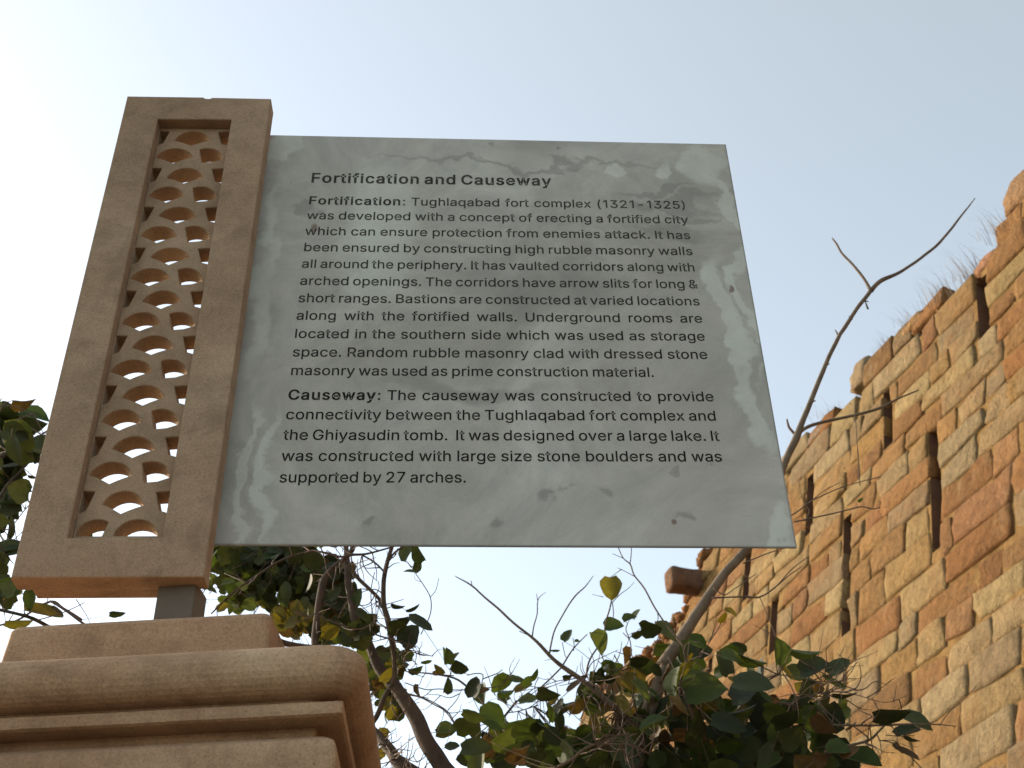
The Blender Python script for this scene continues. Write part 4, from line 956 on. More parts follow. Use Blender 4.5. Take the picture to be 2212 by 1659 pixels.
for li, (z, x0, x1, cap, mode, text) in enumerate(LINES):
    items = []                                  # words as (list of (char, bold, x), width, extra gap before)
    for w in text.split(' '):
        bold = w.startswith('*'); extra = w.startswith('_')
        w = w.lstrip('*_')
        x = 0; g = []
        for ch in w:
            bo = bold and ch != ':'
            if ch == ':' and bold: x += 20
            g.append((ch, bo, x + (10 if bo else 0)))
            x += GLYPHS[ch][0] + (48 if bo else 6)
        items.append((g, x - 20, extra))
    sc_ = cap / CAPH
    sx = sc_ * (1.03 if mode == 'T' else .985)
    ng = len(items) - 1 + sum(.9 for it in items if it[2])
    tot = sum(it[1] for it in items)
    gap = (x1 - x0 - tot * sx) / ng
    lo = cap * .30
    if gap < lo:
        sx = (x1 - x0 - ng * lo) / tot
        gap = lo
    bm = bmesh.new()
    x = x0
    for i, (g, wd_, extra) in enumerate(items):
        if i: x += gap * (1.9 if extra else 1)
        for ch, bo, gx in g:
            V2, F2 = glyph(ch, bo)
            vs = []
            for v in V2:
                X2 = x + (gx + v.x - 45) * sx
                vs.append(bm.verts.new((X2, -.0006, z - .0035 + v.y * sc_ + (X2 - LM) * .0075)))
            for f_ in F2:
                bm.faces.new([vs[q] for q in f_])
        x += wd_ * sx
    me = bpy.data.meshes.new('text_line')
    bmesh.ops.delete(bm, geom=[v for v in bm.verts if not v.link_faces], context='VERTS')
    bm.to_mesh(me); bm.free()
    obj('text_line', me, M_ink, board)

# ------------------------------------------------------------------ trees
def tube(bm, pts, radii, sides=7, wob=.0, caps=True):
    """Catmull-Rom tube through pts with tapering radii"""
    P, Rr = [], []
    n = len(pts)
    for i in range(n - 1):
        p0, p1, p2, p3 = pts[max(i - 1, 0)], pts[i], pts[i + 1], pts[min(i + 2, n - 1)]
        st = 4
        for j in range(st):
            t = j / st
            P.append(.5 * ((2 * p1) + (p2 - p0) * t + (2 * p0 - 5 * p1 + 4 * p2 - p3) * t * t + (3 * p1 - p0 - 3 * p2 + p3) * t ** 3))
            Rr.append(radii[i] * (1 - t) + radii[i + 1] * t)
    P.append(pts[-1]); Rr.append(radii[-1])
    prev = None
    T0 = None
    for i, p in enumerate(P):
        T = (P[min(i + 1, len(P) - 1)] - P[max(i - 1, 0)]).normalized()
        if T0 is None:
            A = T.orthogonal().normalized()
        else:
            A = (A - T * A.dot(T)).normalized()
        T0 = T
        B = T.cross(A)
        r = Rr[i] * (1 + .12 * noise.noise(p * 9))
        c = p + Vector([noise.noise(p * 9 + Vector((7 * e, 0, 0))) * wob for e in range(3)])
        ring = [bm.verts.new(c + (A * math.cos(a / sides * 2 * PI) + B * math.sin(a / sides * 2 * PI)) * r) for a in range(sides)]
        if prev:
            for a in range(sides):
                f_ = bm.faces.new([prev[a], prev[(a + 1) % sides], ring[(a + 1) % sides], ring[a]])
                f_.smooth = True
        elif caps:
            bm.faces.new(list(reversed(ring)))
        prev = ring
    if caps: bm.faces.new(prev)
    return P

def leaf_mesh(seed, wid):
    r = random.Random(seed)
    bm = bmesh.new()
    nl, nw = 6, 4
    fold, curl, cup = r.uniform(.10, .55), r.uniform(-.6, .35), r.uniform(-.3, .4)
    g = []
    for i in range(nl + 1):
        f = i / nl
        half = wid * .5 * (math.sin(PI * (f ** .62)) ** .6 if 0 < f < 1 else 0)
        if i == nl: half = .0
        if i == 0: half = wid * .26
        row = []
        for j in range(nw + 1):
            e = (j / nw - .5) * 2
            x = f + (-.06 * abs(e) if i == 0 else 0)
            y = half * e * (1 + .10 * r.uniform(-1, 1))
            z = abs(y) * fold + curl * f * f * .6 + cup * y * (f - .5)
            row.append(bm.verts.new((x, y, z)))
        g.append(row)
    for i in range(nl):
        for j in range(nw):
            fc = bm.faces.new([g[i][j], g[i + 1][j], g[i + 1][j + 1], g[i][j + 1]])
            fc.smooth = True
    bmesh.ops.remove_doubles(bm, verts=list(bm.verts), dist=.0005)
    me = bpy.data.meshes.new('leaf')
    bm.to_mesh(me); bm.free()
    return me

LV = {}
for key in M_leaf:
    LV[key] = []
    for q in range(5):
        me = leaf_mesh(q * 7 + ord(key), (.82, 1.02, .74, 1.12, .9)[q])
        me.materials.append(M_leaf[key])
        LV[key].append(me)

class Tree:
    def __init__(self, name, label, foot, barkm):
        self.root = empty(name, foot)
        tag(self.root, label, 'tree')
        self.foot = Vector(foot)
        self.bark = barkm
        self.tw = bmesh.new()
        self.leaves = []
        self.nodes = []
    def branch(self, pts, widths, y, name='branch', mat=None, sides=8, wob=.004, part=True):
        """pts in picture units, y = distance (number or list); widths in picture units"""
        ys = y if isinstance(y, (list, tuple)) else [y] * len(pts)
        if len(ys) == 2 and len(pts) > 2:
            ys = [ys[0] + (ys[1] - ys[0]) * i / (len(pts) - 1) for i in range(len(pts))]
        P = [at(px, py, yy) for (px, py), yy in zip(pts, ys)]
        ws = widths if isinstance(widths, (list, tuple)) else [widths] * len(pts)
        if len(ws) == 2 and len(pts) > 2:
            ws = [ws[0] + (ws[1] - ws[0]) * i / (len(pts) - 1) for i in range(len(pts))]
        R_ = [w / 2 * (p - CAM).length / F * 1.0 for w, p in zip(ws, P)]
        if part:
            bm = bmesh.new()
            Q = tube(bm, [p - self.foot for p in P], R_, sides, wob)
            o = obj(name, bm_mesh(bm, name), mat or self.bark, self.root)
        else:
            Q = tube(self.tw, [p - self.foot for p in P], R_, 5, wob)
        self.nodes += [q + self.foot for q in Q]
        return Q
    def leaf(self, px, py, size, y, kind='g', ang=None, wfac=None, stalk=True):
        """a leaf centred near (px,py); size = length in picture units"""
        r = self.rnd
        P = at(px, py, y)
        dist = (P - CAM).length
        v = (P - CAM).normalized()
        rt = v.cross(Vector((0, 0, 1))).normalized(); up = rt.cross(v)
        a = ang if ang is not None else r.uniform(0, 2 * PI)
        L_ = rt * math.cos(a) + up * math.sin(a)
        N = -v
        Wd = N.cross(L_).normalized()
        roll = math.acos(max(.12, min(1, wfac))) if wfac else abs(r.gauss(0, .75))
        roll = min(roll, 1.35) * r.choice((-1, 1))
        pit = r.gauss(0, .35) if wfac is None else r.gauss(0, .12)
        L_ = (L_ * math.cos(pit) + v * math.sin(pit)).normalized()
        Wd = (Wd - L_ * Wd.dot(L_)).normalized()
        N = L_.cross(Wd)
        W2 = Wd * math.cos(roll) + N * math.sin(roll)
        N2 = L_.cross(W2)
        sz = size * .9 * dist / F
        M = Matrix((L_ * sz, W2 * sz, N2 * sz)).transposed().to_4x4()
        M.translation = P - L_ * sz * .5
        self.leaves.append((size, kind, M))
        if stalk:
            b = M.translation
            near = None
            for q in self.nodes[::3]:
                dd = (q - b).length
                if near is None or dd < near[0]: near = (dd, q)
            if near and near[0] < sz * 3.5:
                e = near[1]
            else:
                e = b - L_ * sz * .9 + Vector((r.gauss(0, .02), r.gauss(0, .02), -.03))
            mid = b.lerp(e, .5) + Vector([r.gauss(0, .006) for _ in range(3)])
            if (b - e).length > .004:
                tube(self.tw, [b - self.foot, mid - self.foot, e - self.foot], [sz * .014, sz * .018, sz * .026], 4)
    def cluster(self, px, py, rx, ry, n, size, y, kinds, ydev=.25):
        r = self.rnd
        for _ in range(n):
            a, q = r.uniform(0, 2 * PI), math.sqrt(r.random())
            self.leaf(px + rx * q * math.cos(a), py + ry * q * math.sin(a), size * r.uniform(.6, 1.25), y + r.gauss(0, ydev), r.choice(kinds), stalk=r.random() < .6)
    def twigs(self, px, py, rx, ry, n, ln, w, y, ang=(0, 6.28), ydev=.2):
        r = self.rnd
        near_ = []
        for q_ in self.nodes:
            u_, v_ = project(q_)
            if ((u_ - px) / rx) ** 2 + ((v_ - py) / ry) ** 2 < 1.7: near_.append((u_, v_, q_.y))
        for _ in range(n):
            if near_:
                x0, y0, yy0 = r.choice(near_)
            else:
                a, q = r.uniform(0, 2 * PI), math.sqrt(r.random())
                x0, y0, yy0 = px + rx * q * math.cos(a), py + ry * q * math.sin(a), y
            an = r.uniform(*ang)
            l = ln * r.uniform(.4, 1.3)
            yy = [yy0, yy0 + r.gauss(0, ydev)]
            pts = [(x0, y0)]
            for s_ in range(3):
                an += r.gauss(0, .35)
                x0 += math.cos(an) * l / 3; y0 -= math.sin(an) * l / 3
                pts.append((x0, y0))
            self.branch(pts, [w, w * .4], yy, part=False, wob=.002)
    def finish(self, stuffname='far_leaves', keep=295):
        me = bpy.data.meshes.new('twigs')
        self.tw.to_mesh(me); self.tw.free()
        o = obj('twigs', me, M_twig, self.root); o['kind'] = 'stuff'
        self.leaves.sort(key=lambda q: -q[0])
        r = self.rnd
        bms = {}
        for i, (size, kind, M) in enumerate(self.leaves):
            src = r.choice(LV[kind])
            if i < keep:
                o = bpy.data.objects.new('leaf', src)
                C.objects.link(o)
                o.parent = self.root
                M2 = M.copy(); M2.translation = M.translation - self.foot
                o.matrix_local = M2
            else:
                b = bms.setdefault('all', bmesh.new())
                nv, nf = len(b.verts), len(b.faces)
                b.from_mesh(src)
                b.verts.ensure_lookup_table(); b.faces.ensure_lookup_table()
                for v in b.verts[nv:]: v.co = M @ v.co - self.foot
                for f_ in b.faces[nf:]: f_.material_index = 'dgyb'.index(kind)
        for kk, b in bms.items():
            me = bpy.data.meshes.new(stuffname)
            b.to_mesh(me); b.free()
            for q in 'dgyb': me.materials.append(M_leaf[q])
            o = obj(stuffname, me, None, self.root); o['kind'] = 'stuff'

def K(*pts):   # crop at source (650,1730), scale 2.31
    return [((650 + x / 2.31) / 1.4756, (1730 + y / 2.31) / 1.4756) for x, y in pts]
def Mm(*pts):  # crop at source (1200,1700), scale 2.212
    return [((1200 + x / 2.212) / 1.4756, (1700 + y / 2.212) / 1.4756) for x, y in pts]
def V5(*pts):  # crop at source (2000,1600), scale 1.75
    return [((2000 + x / 1.75) / 1.4756, (1600 + y / 1.75) / 1.4756) for x, y in pts]
def V8(*pts):  # crop at source (2400,1200), scale 1.8437
    return [((2400 + x / 1.8437) / 1.4756, (1200 + y / 1.8437) / 1.4756) for x, y in pts]
def L9(*pts):  # crop at source (0,1200), scale 2.074
    return [((0 + x / 2.074) / 1.4756, (1200 + y / 2.074) / 1.4756) for x, y in pts]
KS, MS, VS, V8S, LS = 2.31 * 1.4756, 2.212 * 1.4756, 1.75 * 1.4756, 1.8437 * 1.4756, 2.074 * 1.4756

# --- tree behind the pedestal
TY = 3.9
p0 = at(*K((1760, 1659))[0], TY)
TA = Tree('leafy_tree', 'leafy tree with forking dark stems behind the stone pedestal', (p0.x + .35, p0.y + .3, 0), M_bark_d)
TA.rnd = random.Random(11)
def kb(pts, w, y=TY, **kw):
    w = [q / KS for q in w] if isinstance(w, (list, tuple)) else w / KS
    return TA.branch(K(*pts), w, y, **kw)
foot_px = project(Vector((p0.x + .35, p0.y + .3, 0)))
bm = bmesh.new()
trunk_pts = [*[Vector((p0.x + .35, p0.y + .3, -.05)).lerp(at(*K((1900, 1900))[0], TY), f_) for f_ in (0, .4, .7, .87, .95, 1)]] + [at(*q, TY) for q in K((1760, 1659), (1640, 1480), (1560, 1300), (1480, 1160), (1400, 1050), (1300, 930), (1240, 800), (1190, 690), (1120, 560), (1085, 400), (1060, 250), (1055, 100), (1040, -80), (1000, -300))]
sc = lambda w: w / KS / 2 * 4.6 / F * 1.05
tube(bm, [q - TA.foot for q in trunk_pts], [.075, .065, .058, .052, .048, .045] + [sc(w) for w in (112, 100, 95, 92, 80, 75, 62, 55, 62, 58, 45, 38, 28, 14)], 10, .006)
TA.nodes += trunk_pts[6:]
obj('trunk', bm_mesh(bm, 'trunk'), M_bark_d, TA.root)
kb([(1900, 1900), (1480, 1659), (1380, 1540), (1290, 1430), (1200, 1330), (1100, 1200)], [120, 30], [TY, TY + .2])
kb([(1150, 1450), (1265, 1290), (1330, 1130), (1395, 1020), (1405, 900), (1390, 780), (1370, 680), (1350, 560), (1325, 450), (1322, 300), (1345, 170), (1385, 20), (1400, -150)], [40, 40, 38, 36, 30, 36, 40, 42, 40, 34, 34, 30, 24], TY - .15)
kb([(810, 880), (820, 790), (815, 700), (835, 540), (860, 400), (890, 270), (960, 180), (1020, 130), (1090, 50), (1120, -80)], [55, 55, 50, 50, 60, 60, 40, 36, 40, 30], TY - .1)
kb([(500, 700), (580, 735), (700, 760), (820, 775), (900, 800), (1150, 870)], [50, 46, 42, 40, 34, 30], [TY - .1, TY])
kb([(50, 520), (200, 380), (350, 270), (500, 170), (650, 100), (830, 65), (1000, 105), (1080, 92), (1200, 82), (1380, 30), (1500, -20)], [10, 13, 15, 16, 16, 14, 16, 20, 16, 12, 10], TY - .3)
kb([(1060, 160), (1130, 260), (1220, 340), (1300, 420), (1335, 500)], [28, 28], TY - .1)
kb([(1150, 80), (1250, 140), (1330, 220)], [13, 14], TY - .1)
kb([(1370, 120), (1420, 60), (1490, 15), (1600, -60)], [18, 10], TY - .15)
kb([(820, 520), (950, 580), (1100, 630), (1180, 640), (1300, 690), (1400, 720), (1560, 770)], [13, 12], TY - .25)
kb([(1255, 220), (1230, 350), (1240, 500), (1270, 600)], [6, 9], TY - .2, part=False)
kb([(1100, 640), (1200, 620), (1290, 540)], [10, 7], TY - .3, part=False)
kb([(1520, 170), (1560, 230), (1620, 310), (1670, 400), (1672, 500), (1645, 590), (1600, 680)], [5, 6, 7, 8, 8, 8, 8], TY - .1, part=False)
kb([(1670, 400), (1710, 350), (1732, 265)], [6, 4], TY - .1, part=False)
kb([(1350, 1060), (1450, 1110), (1600, 1140), (1700, 1190), (1780, 1240), (1850, 1340)], [12, 10, 10, 9, 9, 7], TY - .2, part=False)
kb([(1490, 950), (1600, 960), (1740, 970), (1840, 980)], [9, 8], TY - .2, part=False)
kb([(1490, 790), (1570, 800), (1680, 835)], [7, 4], TY - .2, part=False)
kb([(1420, 1300), (1500, 1220), (1520, 1180), (1515, 1140)], [9, 8], TY - .2, part=False)
kb([(1400, 1060), (1380, 1200), (1420, 1290)], [9, 9], TY - .2, part=False)
# left side stems and twigs
def lb(pts, w, y=TY, **kw):
    w = [q / LS for q in w] if isinstance(w, (list, tuple)) else w / LS
    return TA.branch(L9(*pts), w, y, **kw)
lb([(-200, 1500), (0, 1545), (140, 1580), (250, 1620), (420, 1700)], [20, 24], TY + .1)
lb([(-100, 1660), (20, 1640), (150, 1600), (330, 1490), (420, 1540), (540, 1610)], [12, 18], TY + .15, part=False)
lb([(330, 1485), (400, 1530), (480, 1580), (560, 1640)], [14, 16], TY, part=False)
lb([(250, 1610), (400, 1570), (560, 1490)], [9, 5], TY, part=False)
lb([(310, 1500), (320, 1460), (350, 1380)], [6, 4], TY, part=False)
lb([(500, 1470), (560, 1560), (600, 1640)], [6, 4], TY, part=False)
lb([(-40, 1340), (60, 1345), (140, 1345)], [10, 8], TY, part=False)
lb([(0, 1520), (60, 1470), (110, 1440)], [6, 4], TY, part=False)
lb([(0, 190), (100, 200), (190, 240), (240, 250)], [6, 5], TY - .2, part=False)
lb([(0, 1000), (60, 1010), (150, 900), (200, 840)], [8, 6], TY, part=False)
lb([(-20, 1100), (40, 1180), (90, 1240)], [8, 6], TY, part=False)
lb([(-300, 700), (-100, 600), (60, 500), (200, 430), (330, 350)], [40, 10], TY, part=True)
lb([(-300, 1100), (-120, 950), (0, 800), (60, 700), (200, 560)], [36, 8], TY)
# leaves: left clump
A = TA.leaf
for (x, y, s_, a, w, kd) in [(160, 170, 150, .1, .45, 'b'), (150, 300, 330, .1, .55, 'd'), (60, 360, 240, .3, .6, 'd'), (230, 270, 200, .15, .4, 'g'), (40, 560, 260, 1.2, .7, 'd'), (120, 500, 240, .3, .7, 'd'), (30, 660, 240, .9, .8, 'd'), (240, 480, 190, 1.9, .5, 'd'),
                             (190, 545, 70, 0, .7, 'd'), (215, 660, 60, .1, .5, 'b'), (160, 755, 110, .1, .5, 'b'), (100, 840, 150, -.3, .75, 'g'), (20, 870, 260, 1.6, .6, 'd'), (10, 780, 200, .5, .7, 'd'), (80, 990, 170, 1.5, .35, 'd'), (70, 1110, 190, .6, .6, 'd'), (100, 1150, 130, .4, .5, 'd'),
                             (190, 1480, 150, -1.6, .8, 'g'), (30, 1400, 170, .9, .5, 'y'), (290, 1570, 260, -.05, .45, 'y'), (130, 1610, 180, .2, .3, 'y'), (780, 1570, 110, .1, .5, 'd'), (380, 1560, 110, -.5, .4, 'b'), (0, 1420, 140, .7, .5, 'b')]:
    q = L9((x, y))[0]
    A(q[0], q[1], s_ / LS, TY + TA.rnd.gauss(0, .12), kd, a, w)
TA.cluster(4, 1010, 38, 140, 36, 58, TY + .1, 'dddg')
TA.cluster(40, 960, 45, 60, 12, 55, TY + .1, 'dddg')
TA.cluster(2, 1180, 26, 120, 20, 52, TY + .2, 'ddg')
TA.cluster(150, 1120, 70, 60, 8, 42, TY + .6, 'dd')
TA.cluster(-110, 1050, 70, 200, 16, 60, TY + .2, 'dddg')
# main mass right of the upright, under the board
def KC(x, y, rx, ry, n, s_, yy, kinds):
    q = K((x, y))[0]
    TA.cluster(q[0], q[1], rx / KS, ry / KS, n, s_ / KS, yy + .22, kinds, .14)
KC(250, 90, 260, 110, 84, 142, TY + .2, 'dddg')
KC(600, 120, 230, 130, 74, 142, TY + .2, 'dddg')
KC(180, 300, 170, 130, 26, 128, TY + .3, 'dgg')
KC(480, 330, 200, 130, 57, 133, TY + .25, 'ddg')
KC(740, 300, 150, 170, 55, 137, TY + .2, 'dddg')
KC(950, 330, 130, 220, 74, 133, TY + .2, 'dddb')
KC(300, 440, 220, 50, 21, 104, TY + .3, 'gy')
KC(650, 560, 130, 110, 40, 128, TY + .1, 'ygyb')
KC(900, 640, 120, 110, 35, 133, TY + .1, 'ydgd')
KC(1100, 620, 120, 130, 40, 142, TY - .1, 'ddg')
KC(1250, 900, 130, 120, 31, 118, TY + .3, 'dddg')
KC(1330, 1060, 90, 120, 23, 104, TY + .3, 'ddgb')
KC(1380, 880, 110, 110, 53, 109, TY + .1, 'ybdg')
KC(1330, 1000, 100, 70, 28, 104, TY + .1, 'ybg')
KC(1380, 1180, 90, 130, 31, 114, TY + .2, 'ddgy')
KC(1300, 1500, 50, 120, 11, 85, TY + .3, 'gy')
KC(300, -80, 350, 60, 48, 133, TY + .3, 'ddg')
KC(800, -60, 350, 60, 42, 133, TY + .3, 'ddg')
for (x, y, s_, a, w, kd) in [(1520, 60, 190, 1.2, .5, 'g'), (1590, 60, 170, 2.1, .5, 'g'), (1560, 140, 150, 1.3, .6, 'g'), (1510, 205, 90, 2.9, .4, 'g'), (1125, 400, 150, 1.5, .8, 'g'), (1090, 330, 110, 1.2, .8, 'd'),
                             (1430, 465, 110, -.4, .3, 'd'), (1540, 490, 120, .2, .3, 'd'), (1450, 590, 190, .4, .6, 'd'), (1600, 590, 220, -.4, .5, 'd'), (1520, 680, 200, .9, .8, 'd'), (1430, 620, 150, .1, .8, 'd'), (1180, 540, 160, -.5, .6, 'd'), (1190, 700, 160, 1, .9, 'd'),
                             (960, 370, 130, 1, .9, 'd'), (1560, 920, 120, .2, .4, 'g'), (1640, 870, 90, .2, .4, 'g'), (1580, 1090, 100, -1.5, .4, 'b'), (1730, 930, 110, 2.4, .6, 'y'), (1790, 830, 130, 1.5, .6, 'g'),
                             (1790, 1380, 150, .2, .6, 'g'), (1830, 1500, 120, .1, .5, 'd'), (935, 640, 150, .2, .8, 'y'), (1345, 970, 140, 1.0, .7, 'y')]:
    q = K((x, y))[0]
    A(q[0], q[1], s_ / KS, TY - .1 + TA.rnd.gauss(0, .08), kd, a, w)
q = K((1300, 700))[0]; TA.twigs(q[0], q[1], 50, 40, 26, 40, 2.6, TY - .2)
q = K((1420, 1530))[0]; TA.twigs(q[0], q[1], 45, 40, 40, 45, 3, TY + .1)
q = K((1580, 860))[0]; TA.twigs(q[0], q[1], 40, 35, 20, 35, 2.2, TY - .1)
q = K((1700, 1600))[0]; TA.twigs(q[0], q[1], 55, 30, 18, 45, 2.4, TY)
q = K((600, 250))[0]; TA.twigs(q[0], q[1], 190, 80, 60, 60, 3, TY + .1)
TA.finish()

# --- shrubby tree in front of the wall with the long bare limb
BY = 4.9
p0 = at(1330, 1750, BY)
TB = Tree('shrubby_tree', 'shrubby tree with a long bare limb in front of the fort wall', (p0.x, p0.y, 0), M_bark_l)
TB.rnd = random.Random(5)
def mb(pts, w, y=BY, f=Mm, sc=MS, **kw):
    w = [q / sc for q in w] if isinstance(w, (list, tuple)) else w / sc
    return TB.branch(f(*pts), w, y, **kw)
# trunk up from the ground, out of the picture
tp = [*[Vector((p0.x, p0.y, -.05)).lerp(at(1345, 1900, BY), f_) for f_ in (0, .4, .7, .87)], at(1345, 1900, BY), at(1360, 1700, BY), at(1400, 1540, BY), at(1440, 1440, BY)]
bm = bmesh.new()
tube(bm, [q - TB.foot for q in tp], [.06, .056, .05, .046, .042, .036, .03, .026], 10, .006)
obj('trunk', bm_mesh(bm, 'trunk'), M_bark_l, TB.root)
TB.branch([(1430, 1440), (1475, 1375), (1530, 1290), (1570, 1235), (1625, 1170), (1665, 1090), (1695, 1000), (1722, 940), (1752, 865), (1785, 785), (1815, 722), (1850, 668), (1882, 627)],
          [29, 26, 22, 20, 18, 16, 15, 15, 10.5, 9.5, 8.5, 8, 9], [BY, BY + .3], name='bare_limb', sides=10)
TB.branch([(1882, 630), (1870, 608), (1845, 575), (1820, 548), (1808, 528), (1797, 514)], [10, 6, 5.5, 5, 4.5, 2.5], BY + .3)
TB.branch([(1882, 628), (1903, 606), (1940, 590), (1990, 558), (2030, 524), (2062, 486), (2085, 455), (2106, 428)], [11, 9, 7, 6, 6, 5, 3.5, 1.5], BY + .3)
TB.branch([(1722, 945), (1740, 925), (1775, 912), (1840, 898), (1900, 882), (1940, 862), (1985, 842)], [9, 8, 7, 6, 6, 4, 2.5], BY + .28)
TB.branch([(1720, 940), (1706, 925), (1702, 915), (1700, 905)], [8, 6, 5, 3], BY + .28, part=False)
for a_ in ([(1812, 728), (1808, 718), (1804, 712)], [(1862, 655), (1868, 650), (1876, 652)], [(1785, 790), (1792, 786)], [(1875, 668), (1868, 650)], [(1752, 870), (1762, 866)], [(1840, 690), (1833, 682)]):
    TB.branch(a_, [5, 2], BY + .27, part=False)
mb([(240, 855), (400, 820), (560, 780), (640, 765), (700, 780), (745, 770)], [10, 7], f=V8, sc=V8S, part=False)
mb([(150, 860), (250, 800), (330, 740), (430, 690), (560, 640), (750, 590)], [9, 5], f=V8, sc=V8S, part=False)
mb([(330, 745), (420, 670), (520, 620)], [6, 3], f=V8, sc=V8S, part=False)
mb([(300, 850), (330, 790), (290, 720), (270, 600)], [6, 3], f=V8, sc=V8S, part=False)
mb([(-60, 1100), (40, 1055), (120, 1030), (180, 1012)], [9, 5], f=V8, sc=V8S, part=False)
mb([(600, 170), (605, 300), (615, 420), (622, 560), (630, 640)], [5, 7], f=V8, sc=V8S, part=False)
mb([(-40, 1290), (40, 1300), (130, 1240), (230, 1130), (330, 1060)], [9, 5], f=V8, sc=V8S, part=False)
mb([(470, 540), (620, 530), (740, 530), (830, 470), (900, 410), (970, 360)], [10, 5], f=V5, sc=VS, part=False)
mb([(480, 480), (540, 520), (600, 480), (720, 400)], [7, 4], f=V5, sc=VS, part=False)
# thin bare branch rising to the left
mb([(555, 300), (665, 370), (800, 480), (930, 600), (1090, 730), (1220, 860), (1350, 970), (1500, 1070), (1620, 1180), (1760, 1300)], [6, 12, 15, 17, 20, 26, 34, 36, 42, 50], BY - .2)
mb([(672, 375), (668, 350), (664, 335)], [7, 4], BY - .2, part=False)
mb([(1010, 690), (1030, 700), (1070, 720)], [7, 4], BY - .2, part=False)
mb([(1097, 735), (1110, 650), (1132, 570), (1136, 490), (1150, 450), (1192, 415)], [11, 9, 8, 8, 6, 3], BY - .2)
mb([(1136, 470), (1132, 440), (1128, 425)], [6, 3], BY - .2, part=False)
mb([(1215, 855), (1250, 700), (1310, 580), (1400, 440), (1470, 370), (1527, 297)], [12, 11, 10, 11, 8, 4], BY - .2)
mb([(1220, 870), (1240, 880), (1180, 895)], [6, 3], BY - .2, part=False)
mb([(1700, 80), (1740, 175), (1790, 220), (1820, 300), (1890, 390), (1960, 520), (2040, 640), (2140, 760), (2175, 850), (2180, 960), (2150, 1100)], [7, 8, 11, 11, 12, 12, 13, 14, 15, 15, 16], BY - .35)
mb([(1800, 80), (1795, 150), (1788, 215)], [6, 8], BY - .35, part=False)
mb([(1665, 145), (1740, 178)], [4, 6], BY - .35, part=False)
mb([(1703, 243), (1760, 270), (1820, 305)], [4, 6], BY - .35, part=False)
mb([(1820, 345), (1780, 385), (1720, 430), (1660, 490)], [3, 7], BY - .3, part=False)
mb([(1520, 430), (1600, 450)], [3, 5], BY - .3, part=False)
mb([(1655, 470), (1640, 540), (1612, 640), (1600, 740), (1520, 870), (1490, 940), (1478, 1010)], [9, 10, 11, 12, 13, 14, 14], BY - .3)
mb([(1660, 490), (1668, 560), (1665, 620)], [7, 6], BY - .3, part=False)
mb([(1320, 930), (1220, 1030), (1150, 1095)], [12, 10], BY - .2, part=False)
mb([(1310, 935), (1370, 840), (1430, 770), (1490, 710)], [13, 7], BY - .2, part=False)
mb([(1310, 770), (1330, 860), (1345, 880)], [6, 6], BY - .2, part=False)
mb([(1385, 740), (1395, 790), (1390, 830)], [6, 6], BY - .2, part=False)
mb([(1770, 640), (1760, 680), (1790, 760), (1800, 860), (1830, 930)], [7, 9], BY - .3, part=False)
mb([(1740, 700), (1780, 740)], [7, 6], BY - .3, part=False)
mb([(1140, 1210), (1070, 1235), (1000, 1252), (930, 1262)], [9, 7], part=False)
mb([(990, 1180), (940, 1240), (900, 1290)], [16, 14], part=False)
mb([(250, 980), (400, 990), (550, 1020), (640, 1080), (720, 1150), (780, 1260), (840, 1400)], [7, 12, 15, 17, 17, 18, 22], BY - .1)
mb([(200, 1055), (340, 1100), (440, 1095), (550, 1105), (740, 1095), (880, 1080)], [8, 7], part=False)
mb([(550, 1345), (500, 1260), (400, 1190), (300, 1150), (200, 1130)], [10, 8], part=False)
mb([(500, 1250), (560, 1180), (605, 1090)], [7, 4], part=False)
mb([(750, 1030), (850, 990), (890, 960)], [9, 6], part=False)
mb([(870, 1090), (950, 1000), (1010, 890)], [6, 4], part=False)
mb([(640, 1000), (700, 990), (750, 1000), (745, 1060)], [8, 8], part=False)
mb([(240, 830), (310, 850), (400, 865)], [6, 4], part=False)
mb([(1280, 1650), (1380, 1590), (1460, 1520), (1550, 1490), (1680, 1492), (1760, 1490), (1850, 1505)], [22, 20, 18, 14, 12, 12, 9], BY - .6)
mb([(900, 1300), (1000, 1180), (1100, 1100)], [9, 7], part=False)
mb([(1560, 900), (1640, 960), (1660, 900), (1680, 850)], [6, 4], part=False)
mb([(1100, 1240), (1300, 1245), (1500, 1245), (1700, 1240), (1835, 1252)], [12, 12, 11, 8, 4], BY - .5, f=V5, sc=VS)
mb([(1100, 1390), (1230, 1360), (1340, 1330), (1400, 1280), (1440, 1230), (1400, 1150), (1370, 1090)], [14, 14, 13, 11, 9, 7, 4], BY - .5, f=V5, sc=VS)
mb([(900, 1140), (960, 1100), (1060, 1070), (1180, 1058), (1300, 1080), (1450, 1120), (1560, 1080)], [7, 7, 7, 6, 5, 4, 3], BY - .5, f=V5, sc=VS, part=False)
mb([(1440, 1300), (1530, 1310), (1600, 1305)], [5, 4], BY - .5, f=V5, sc=VS, part=False)
mb([(1740, 1250), (1800, 1170), (1870, 1110), (1950, 1020)], [5, 3], BY - .5, f=V5, sc=VS, part=False)
mb([(1400, 1330), (1480, 1345), (1560, 1400), (1640, 1484)], [6, 6], BY - .5, f=V5, sc=VS, part=False)
mb([(400, 850), (470, 760), (520, 680), (540, 620)], [6, 4], BY - .4, f=V5, sc=VS, part=False)
mb([(880, 790), (960, 880), (1100, 960), (1200, 1020), (1290, 1050)], [7, 5], BY - .5, f=V5, sc=VS, part=False)
mb([(820, 960), (940, 980), (1060, 1000), (1180, 1000)], [6, 4], BY - .5, f=V5, sc=VS, part=False)
mb([(1030, 1140), (1100, 1180), (1180, 1260)], [6, 5], BY - .5, f=V5, sc=VS, part=False)
B_ = TB.leaf
